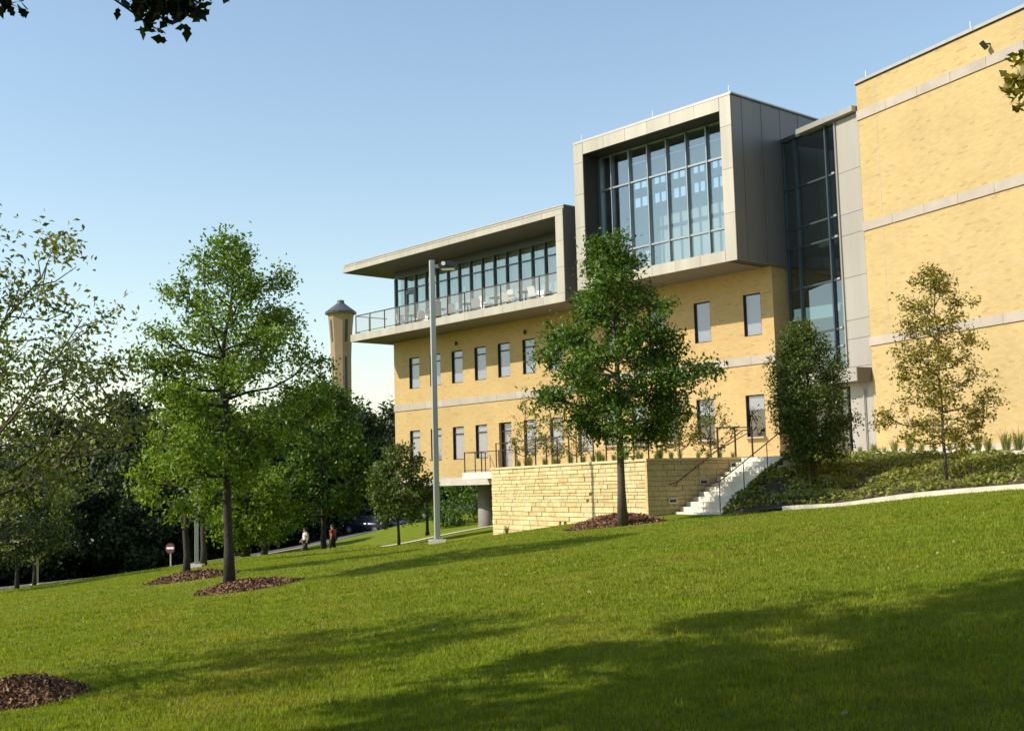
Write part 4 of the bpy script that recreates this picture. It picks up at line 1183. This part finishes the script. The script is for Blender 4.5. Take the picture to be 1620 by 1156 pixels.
def car(pos, rz, paint, label):
    z = gz(pos[0], pos[1]) + .09
    M = Matrix.Translation((pos[0], pos[1], z)) @ Matrix.Rotation(rz, 4, 'Z')
    class Fm: pass
    fr = Fm(); fr.M = M
    t = empty('parked_car', (pos[0], pos[1], z), rz, label=label, cat='car')
    # side profile stations: x, half width, bottom, belt
    prof = [(-2.25, .70, .42, .72), (-2.15, .82, .30, .84), (-1.4, .88, .22, .93), (-.5, .9, .20, .95), (.5, .9, .20, .95), (1.3, .88, .22, .9), (2.0, .80, .28, .78), (2.22, .66, .40, .64)]
    V = []; F = []; k = 6
    for x, hw, b, tp in prof:
        for yy, zz in ((-hw * .9, b), (-hw, b + .14), (-hw, tp - .1), (-hw * .86, tp), (hw * .86, tp), (hw, tp - .1), (hw, b + .14), (hw * .9, b)):
            V.append((x, yy, zz))
    k = 8
    for i in range(len(prof) - 1):
        for j in range(k): F.append((i * k + j, i * k + (j + 1) % k, (i + 1) * k + (j + 1) % k, (i + 1) * k + j))
    F += [tuple(range(k)), tuple(range((len(prof) - 1) * k, len(prof) * k))[::-1]]
    mm = MB(fr); mm.add(V, F); mm.build('body', paint, t, True)
    cab = [(-1.75, .74, .93), (-1.05, .62, 1.40), (.25, .60, 1.44), (1.05, .72, .93)]
    V = []; F = []
    for x, hw, zz in cab: V += [(x, -hw, zz), (x, hw, zz)]
    F = [(0, 1, 3, 2), (4, 5, 7, 6), (0, 2, 4, 6), (1, 7, 5, 3)]
    mm = MB(fr); mm.add(V, F); mm.build('cabin_glass', M_glassd, t)
    mm = MB(fr); mm.add([(-1.08, -.64, 1.39), (-1.08, .64, 1.39), (.28, .62, 1.43), (.28, -.62, 1.43), (-1.0, -.58, 1.47), (-1.0, .58, 1.47), (.18, .56, 1.49), (.18, -.56, 1.49)], [(4, 7, 6, 5), (0, 3, 7, 4), (1, 5, 6, 2), (0, 4, 5, 1), (3, 2, 6, 7)]); mm.build('roof', paint, t)
    for sx in (-1.38, 1.38):
        for sy in (-1, 1):
            mm = MB(fr); mm.tube([(sx, sy * .70, .32), (sx, sy * .90, .32)], .33, 18); w_ = mm.build('wheel', M_tyre, t)
            mm = MB(fr); mm.tube([(sx, sy * .895, .32), (sx, sy * .912, .32)], .2, 12); mm.build('rim', M_rim, w_)
    for sy in (-1, 1):
        mm = MB(fr); mm.box(2.12, 2.2, sy * .55 - .13, sy * .55 + .13, .6, .7); mm.build('headlight', M_lampw, t)
    return t


car((-13.2, 107.5), R(152), plain('dark_blue_paint', (.012, .014, .03), .2, .3, spec=.6), 'dark blue parked car on the road beyond the walkers')
car((-9.3, 119.0), R(60), plain('white_paint', (.7, .7, .68), .25, .0, spec=.6), 'white parked car glimpsed behind the small round tree')

# ------------------------------------------------------------------ people
M_skin = plain('skin', (.42, .24, .16), .6, var=.04)
M_hair = plain('hair', (.03, .02, .015), .6)


def skinned(name, verts, edges, rad, mat, parent, M, root=0, lv=2):
    me = bpy.data.meshes.new(name); me.from_pydata(verts, edges, []); me.materials.append(mat); me.update()
    o = obj(name, me, parent, M)
    md = o.modifiers.new('skin', 'SKIN'); md.use_smooth_shade = True
    for i, v in enumerate(me.skin_vertices[0].data):
        r_ = rad[i]; v.radius = r_ if isinstance(r_, tuple) else (r_, r_); v.use_root = i == root
    s_ = o.modifiers.new('sub', 'SUBSURF'); s_.levels = 1; s_.render_levels = lv
    return o


def person(pos, rz, label, shirt, trousers, stride, arm):
    z = gz(pos[0], pos[1]) + .01
    M = Matrix.Translation((pos[0], pos[1], z)) @ Matrix.Rotation(rz, 4, 'Z') @ Matrix.Diagonal((1.25, 1.25, 1.04, 1))
    t = empty('person', (pos[0], pos[1], z), rz, label=label, cat='person')
    s = stride
    # faces local +y
    V = [(0, 0, .95), (0, .0, 1.15), (0, .01, 1.38), (0, .02, 1.50), (0, .05, 1.58), (0, .06, 1.70),
         (-.10, 0, .90), (-.11, s * .5 + .04, .50), (-.11, s, .09), (-.11, s + .15, .04),
         (.10, 0, .90), (.11, -s * .35 + .05, .50), (.11, -s, .11), (.11, -s + .13, .04),
         (-.19, .01, 1.42), (-.25, -arm * .4, 1.16), (-.27, -arm + .10, .93), (-.27, -arm + .16, .83),
         (.19, .01, 1.42), (.25, arm * .4, 1.16), (.27, arm + .10, .93), (.27, arm + .16, .83)]
    E = [(0, 1), (1, 2), (2, 3), (3, 4), (4, 5), (0, 6), (6, 7), (7, 8), (8, 9), (0, 10), (10, 11), (11, 12), (12, 13), (2, 14), (14, 15), (15, 16), (16, 17), (2, 18), (18, 19), (19, 20), (20, 21)]
    Rr = [(.15, .11), (.145, .10), (.15, .10), .055, .075, (.085, .095), .085, .055, .038, .032, .085, .055, .038, .032, .055, .042, .033, .036, .055, .042, .033, .036]
    skinned('body', V, E, Rr, M_skin, t, M)
    Vs = [(0, 0, .93), (0, 0, 1.15), (0, .01, 1.40), (0, .02, 1.47), V[14], tuple((np.array(V[14]) * .3 + np.array(V[15]) * .7)), V[18], tuple((np.array(V[18]) * .3 + np.array(V[19]) * .7))]
    skinned('shirt', Vs, [(0, 1), (1, 2), (2, 3), (2, 4), (4, 5), (2, 6), (6, 7)], [(.23, .18), (.225, .17), (.215, .15), .085, .095, .085, .095, .085], shirt, t, M)
    Vt = [(0, 0, .98), V[6], V[7], V[8], V[10], V[11], V[12]]
    skinned('trousers', Vt, [(0, 1), (1, 2), (2, 3), (0, 4), (4, 5), (5, 6)], [(.20, .16), .13, .105, .085, .13, .105, .085], trousers, t, M)
    bm = bmesh.new(); bmesh.ops.create_uvsphere(bm, u_segments=14, v_segments=8, radius=1)
    for v in list(bm.verts):
        if v.co.z < -.25 and v.co.y > -.2: bm.verts.remove(v)
    for v in bm.verts: v.co = Vector((v.co.x * .098, v.co.y * .112 + .045, v.co.z * .105 + 1.70))
    me = bpy.data.meshes.new('hair'); bm.to_mesh(me); bm.free(); me.materials.append(M_hair); obj('hair', me, t, M)
    for vi in (9, 13):
        mm = MB(); mm.M = M; p = V[vi]; mm.add([(p[0] - .05, p[1] - .19, .0), (p[0] + .05, p[1] - .19, .0), (p[0] + .05, p[1] + .09, .0), (p[0] - .05, p[1] + .09, .0), (p[0] - .045, p[1] - .19, .10), (p[0] + .045, p[1] - .19, .10), (p[0] + .04, p[1] + .08, .05), (p[0] - .04, p[1] + .08, .05)], [(3, 2, 1, 0), (4, 5, 6, 7), (0, 1, 5, 4), (1, 2, 6, 5), (2, 3, 7, 6), (3, 0, 4, 7)]); mm.build('shoe', M_white if 'white' in label else M_black, t)
    return t


q = at(484, 875, 80); person((q[0], q[1]), R(115), 'person in a white shirt and dark trousers walking on the lawn', plain('white_shirt', (.62, .60, .57), .8), plain('dark_trousers', (.05, .045, .04), .8), .22, .10)
q = at(527, 873, 82); person((q[0], q[1]), R(70), 'person in a dark red shirt and black trousers walking on the lawn', plain('red_shirt', (.24, .03, .025), .8), plain('black_trousers', (.02, .018, .02), .8), .10, .14)

# ------------------------------------------------------------------ furniture on the roof terrace
def chair(x, y, rz, label):
    fr = Frame((0, 0), 0); M = A.M @ Matrix.Translation((x, y, 8.95)) @ Matrix.Rotation(rz, 4, 'Z'); fr.M = M
    t = empty('terrace_chair', M.translation, label=label, cat='chair', group='white chairs on the roof terrace')
    mm = MB(fr); mm.box(-.24, .24, -.22, .24, .42, .46); mm.build('seat', M_white, t)
    mm = MB(fr); mm.add([(-.24, .22, .46), (.24, .22, .46), (.22, .34, .88), (-.22, .34, .88), (-.24, .25, .46), (.24, .25, .46), (.22, .37, .88), (-.22, .37, .88)], [(0, 1, 2, 3), (5, 4, 7, 6), (3, 2, 6, 7), (0, 3, 7, 4), (1, 5, 6, 2)]); mm.build('backrest', M_white, t)
    for sx in (-.2, .2):
        for sy in (-.19, .2):
            mm = MB(fr); mm.tube([(sx * 1.1, sy * 1.1, 0), (sx, sy, .42)], .014, 5); mm.build('leg', M_galv, t)


def table(x, y, label):
    fr = Frame((0, 0), 0); fr.M = A.M @ Matrix.Translation((x, y, 8.95))
    t = empty('terrace_table', fr.M.translation, label=label, cat='table', group='dark tables on the roof terrace')
    mm = MB(fr); mm.tube([(0, 0, .70), (0, 0, .73)], .42, 20); mm.build('table_top', M_rail, t)
    mm = MB(fr); mm.tube([(0, 0, .02), (0, 0, .70)], .035, 8); mm.build('stem', M_rail, t)
    mm = MB(fr); mm.tube([(0, 0, 0), (0, 0, .02)], .27, 16); mm.build('base', M_rail, t)


for i, x in enumerate((-23.6, -20.9, -18.6, -16.2, -14.0)):
    wh = ORD[i] + ' round table from the left on the roof terrace'
    table(x, -1.3, ORD[i] + ' small round dark table from the left on the roof terrace')
    chair(x - .62, -1.45, R(80 + 25 * i), 'white chair left of the ' + wh)
    chair(x + .6, -1.2, R(-100 - 18 * i), 'white chair right of the ' + wh)
    if i % 2 == 0: chair(x + .05, -.6, R(10), 'white chair behind the ' + wh)
t = bx('litter_bin', None, M_black, A, -21.0, -20.6, -1.9, -1.5, 8.955, 10.05)
UNIT_bin = t; tag(t, 'tall black bin on the roof terrace behind the railing', 'bin')

# ------------------------------------------------------------------ mulch rings
def mulch(name, c, rx, ry, h, chips, sz, seed, label):
    rng = np.random.default_rng(seed)
    n, k = 10, 36; V = []; F = []
    for i in range(n + 1):
        for j in range(k):
            a = 2 * math.pi * j / k; w_ = 1 + .10 * math.sin(3 * a + seed) + .06 * math.sin(7 * a)
            x, y = c[0] + rx * w_ * i / n * math.cos(a), c[1] + ry * w_ * i / n * math.sin(a)
            V.append((x, y, 0, h * (1 - (i / n) ** 2.2) - .03))
    V = np.array(V); zz = ground(V[:, 0], V[:, 1]) + V[:, 3] + rng.normal(size=len(V)) * .015
    V = np.c_[V[:, :2], zz]
    for i in range(n):
        for j in range(k): F.append((i * k + j, i * k + (j + 1) % k, (i + 1) * k + (j + 1) % k, (i + 1) * k + j))
    o = obj(name, mesh(name, V, F, M_mulch, True), kind='stuff', label=label)
    a = rng.uniform(0, 6.28, chips); r_ = np.sqrt(rng.uniform(0, 1.25, chips) ** 1.0); w_ = 1 + .10 * np.sin(3 * a + seed) + .06 * np.sin(7 * a)
    x = c[0] + rx * w_ * r_ * np.cos(a); y = c[1] + ry * w_ * r_ * np.sin(a)
    P = np.c_[x, y, ground(x, y) + h * np.maximum(0, 1 - r_ ** 2.2) + rng.uniform(-.02, .05, chips)]
    obj('chips', fast_mesh('chips', leaf_quads(rng, P, sz, 1.0, None, .4), 4, M_chip), o)


mulch('mulch_ring', foot(388, 934, 29.8), 1.12, 1.4, .16, 3000, .10, 1, 'brown mulch ring round the tall left tree')
mulch('mulch_ring', foot(303, 914, 35.8), 1.15, 1.4, .16, 1600, .12, 2, 'brown mulch ring round the bright green tree behind')
mulch('mulch_ring', foot(16, 1104, 13.3), .74, .9, .20, 4600, .06, 3, 'brown mulch mound at the lower left edge')
mulch('mulch_ring', foot(975, 824, 38.2), 1.45, 1.15, .30, 2400, .10, 4, 'dark mulch mound round the tree before the stone wall')
mulch('mulch_ring', foot(530, 876, 73), 1.3, 1.8, .08, 250, .2, 5, 'flat mulch ring by the two walkers')

# ------------------------------------------------------------------ ground cover, tufts, terrace plants
rng = np.random.default_rng(12)
n = 17000
u, v = rng.uniform(0, 1, n), rng.uniform(0.02, .97, n)
ui = u * (nb - 1.001); vi = v * (NB - 1.001); i0 = ui.astype(int); j0 = vi.astype(int); fu = (ui - i0)[:, None]; fv = (vi - j0)[:, None]
P = (BED[j0, i0] * (1 - fu) + BED[j0, i0 + 1] * fu) * (1 - fv) + (BED[j0 + 1, i0] * (1 - fu) + BED[j0 + 1, i0 + 1] * fu) * fv
P[:, 2] += rng.uniform(.01, .10, n) * (.5 + .5 * np.sin(P[:, 0] * 4.1) * np.sin(P[:, 1] * 3.3)) + rng.uniform(0, .06, n)
gapn = np.sin(P[:, 0] * 2.3 + np.sin(P[:, 1] * 1.7) * 1.5) * np.sin(P[:, 1] * 2.9 + 1.3) + rng.normal(size=n) * .35
P = P[gapn > -.55]; P[:, 2] += np.maximum(0, gapn[gapn > -.55]) * .09
obj('ground_cover', fast_mesh('ground_cover', leaf_quads(rng, P, .15, 1.0, None, .5), 4, L_bed), kind='stuff', label='low leafy ground cover on the bank beside the stairs')


def blades(rng, n, spread, h, wd, droop):
    V = np.empty((n * 2, 4, 3))
    for i in range(n):
        a = rng.uniform(0, 6.28); d = np.array([math.cos(a), math.sin(a), 0]); s = np.array([-d[1], d[0], 0]) * wd
        b = d * rng.uniform(0, spread * .35); hh = h * rng.uniform(.6, 1.1); l = spread * rng.uniform(.4, 1)
        m_ = b + d * l * .35 + np.array([0, 0, hh * .65]); t_ = b + d * l + np.array([0, 0, hh * (1 - droop * rng.uniform(0, 1))])
        V[2 * i] = [b - s, b + s, m_ + s * .8, m_ - s * .8]; V[2 * i + 1] = [m_ - s * .8, m_ + s * .8, t_ + s * .15, t_ - s * .15]
    return V.reshape(-1, 3)


TU = [fast_mesh('grass_tuft', blades(np.random.default_rng(600 + k), 90, .36, .78, .011, .5), 4, L_tuft) for k in range(4)]
for i in range(15):
    s = 4.35 + i * .62 + rs.uniform(-.12, .12); p = W.pt(s, -.75 + rs.uniform(-.1, .1))
    sc = rs.uniform(.35, .85) if i < 9 else rs.uniform(.6, 1.35)
    obj('grass_clump', rs.choice(TU), None, Matrix.Translation((p.x, p.y, .88 - .013 * i)) @ Matrix.Rotation(rs.uniform(0, 6), 4, 'Z') @ Matrix.Scale(sc, 4),
        label=ORD[i] + ' spiky grass clump from the entrance along the brick block', cat='grass clump', group='grass clumps along the brick block')
for i in range(18):
    yy = .5 + i * .66 + rs.uniform(-.15, .15); p = S.pt(.75 + rs.uniform(-.15, .5), yy)
    obj('grass_clump', rs.choice(TU), None, Matrix.Translation((p.x, p.y, TZ)) @ Matrix.Rotation(rs.uniform(0, 6), 4, 'Z') @ Matrix.Scale(rs.uniform(.5, .8), 4),
        label=ORD[i] + ' pale grass clump from the wall corner behind the stone wall railing', cat='grass clump', group='grass clumps on the terrace')
for i in range(7):
    p = S.pt(.9 + i * .55, .8 + rs.uniform(-.1, .3))
    obj('grass_clump', rs.choice(TU), None, Matrix.Translation((p.x, p.y, TZ)) @ Matrix.Rotation(rs.uniform(0, 6), 4, 'Z') @ Matrix.Scale(rs.uniform(.35, .55), 4),
        label=ORD[i] + ' low grass clump from the wall corner above the shaded wall', cat='grass clump', group='grass clumps above the stairs')
for i, (px, Y, H, lab) in enumerate(((833, 50.5, 2.9, 'leggy shrub at the left end of the terrace railing'), (873, 49.0, 3.1, 'leggy shrub second from the left on the terrace'), (912, 47.5, 2.6, 'leggy shrub left of the pyramid tree trunk on the terrace'),
                                     (1040, 44.5, 2.7, 'leggy shrub just right of the pyramid tree trunk on the terrace'), (1075, 44.5, 2.4, 'leggy shrub left of the stair head on the terrace'), (1125, 44.5, 2.6, 'leggy shrub at the stair head on the terrace'))):
    p = at(px, 720, Y)
    tree('terrace_shrub', (p[0], p[1], TZ), tree_geo(700 + i, H, .45, .85, oval, 14, 5, 620, .13, .11, .02, .6, 1.8, .04), M_barkd, L_oak if i % 2 else L_brn, lab, 'shrub', 'leggy shrubs on the terrace')
for i, (px, py, Y) in enumerate(((803, 846, 50.0), (853, 841, 48))):
    p = foot(px, py, Y); obj('weed', rs.choice(TU), None, Matrix.Translation(p) @ Matrix.Scale(.7, 4), label=('left' if i == 0 else 'right') + ' weed growing at the foot of the stone wall', cat='plant', group='weeds by the stone wall')

# ------------------------------------------------------------------ grass blades on the nearer lawn
rng = np.random.default_rng(21)
sets = []
for (y0, y1, dens, wd, hh) in ((6.2, 10, 2900, .006, .042), (10, 15, 1700, .008, .042), (15, 22, 850, .011, .042), (22, 31, 430, .016, .042), (31, 42, 220, .023, .042), (42, 56, 110, .032, .045), (56, 76, 50, .042, .05)):
    n = int((.46 * (y1 ** 2 - y0 ** 2)) * dens * 1.0)
    yy = np.sqrt(rng.uniform(y0 ** 2, y1 ** 2, n)); xx = rng.uniform(-.46, .46, n) * yy
    sets.append(np.c_[xx, yy, np.full(n, wd), np.full(n, hh)])
G = np.vstack(sets)
keep = np.ones(len(G), bool)
for (c, rx, ry) in ((foot(388, 934, 29.8), 1.3, 1.55), (foot(303, 914, 35.8), 1.4, 1.6), (foot(18, 1104, 13.3), .84, 1.0), (foot(975, 824, 38.2), 2.1, 1.5)):
    keep &= ((G[:, 0] - c[0]) / rx) ** 2 + ((G[:, 1] - c[1]) / ry) ** 2 > .96
rel = G[:, :2] - Cc
keep &= ~((rel @ ew > -.15) & (rel @ ww > -3.3)) | (rel @ ww < -3.3)
for i in range(nb - 1):
    a, b = Kl[i], Kl[i + 1]
    inx = (G[:, 0] >= a[0]) & (G[:, 0] < b[0])
    keep &= ~(inx & (G[:, 1] > a[1] - .25))
G = G[keep]
cy = np.sqrt(rng.uniform(6.5 ** 2, 27 ** 2, 2600)); cxx = rng.uniform(-.45, .45, 2600) * cy
ci = np.repeat(np.arange(2600), 16); sp_ = rng.uniform(.03, .09, 2600)[ci]
hc = rng.uniform(.045, .085, 2600)[ci]
Gc = np.c_[cxx[ci] + rng.normal(size=len(ci)) * sp_, cy[ci] + rng.normal(size=len(ci)) * sp_, np.full(len(ci), .008) + cy[ci] * .0004, hc]
mu_ = foot(16, 1104, 13.3); m1_ = foot(388, 934, 29.8)
Gc = Gc[(np.hypot(Gc[:, 0] - mu_[0], Gc[:, 1] - mu_[1]) > .95)]
G = np.vstack([G, Gc])
gzv = ground(G[:, 0], G[:, 1])
n = len(G); a = rng.uniform(0, 6.28, n); ln = rng.uniform(.1, .9, n)
patch = .75 + .35 * np.sin(G[:, 0] * 1.3 + np.sin(G[:, 1] * .9) * 2) * np.sin(G[:, 1] * 1.1 + 1) * .5
h = G[:, 3] * rng.uniform(.5, 1.3, n) * patch
V = np.empty((n, 3, 3)); sx = np.cos(a) * G[:, 2]; sy = np.sin(a) * G[:, 2]; b_ = rng.uniform(0, 6.28, n)
V[:, 0] = np.c_[G[:, 0] - sx, G[:, 1] - sy, gzv - .012]; V[:, 1] = np.c_[G[:, 0] + sx, G[:, 1] + sy, gzv - .012]
V[:, 2] = np.c_[G[:, 0] + np.cos(b_) * h * ln, G[:, 1] + np.sin(b_) * h * ln, gzv + h]
obj('grass', fast_mesh('grass', V.reshape(-1, 3), 3, M_blade), kind='stuff', label='short mown grass blades on the near lawn')
rng = np.random.default_rng(5)
yy = np.sqrt(rng.uniform(6.5 ** 2, 34 ** 2, 320)); xx = rng.uniform(-.45, .45, 320) * yy
okp = ~(((xx - Cc[0]) * ew[0] + (yy - Cc[1]) * ew[1] > -.3) & ((xx - Cc[0]) * ww[0] + (yy - Cc[1]) * ww[1] > -3.5)) & (yy < 31)
P = np.c_[xx, yy, ground(xx, yy) + .035][okp]
obj('fallen_leaves', fast_mesh('fallen_leaves', leaf_quads(rng, P, .055, 1.5, None, .6), 4, leafmat('dry_leaf', (.16, .13, .04), (.40, .34, .16), .2, .7)), kind='stuff', label='small pale fallen leaves scattered on the lawn')
print('stones', count, 'blades', n)
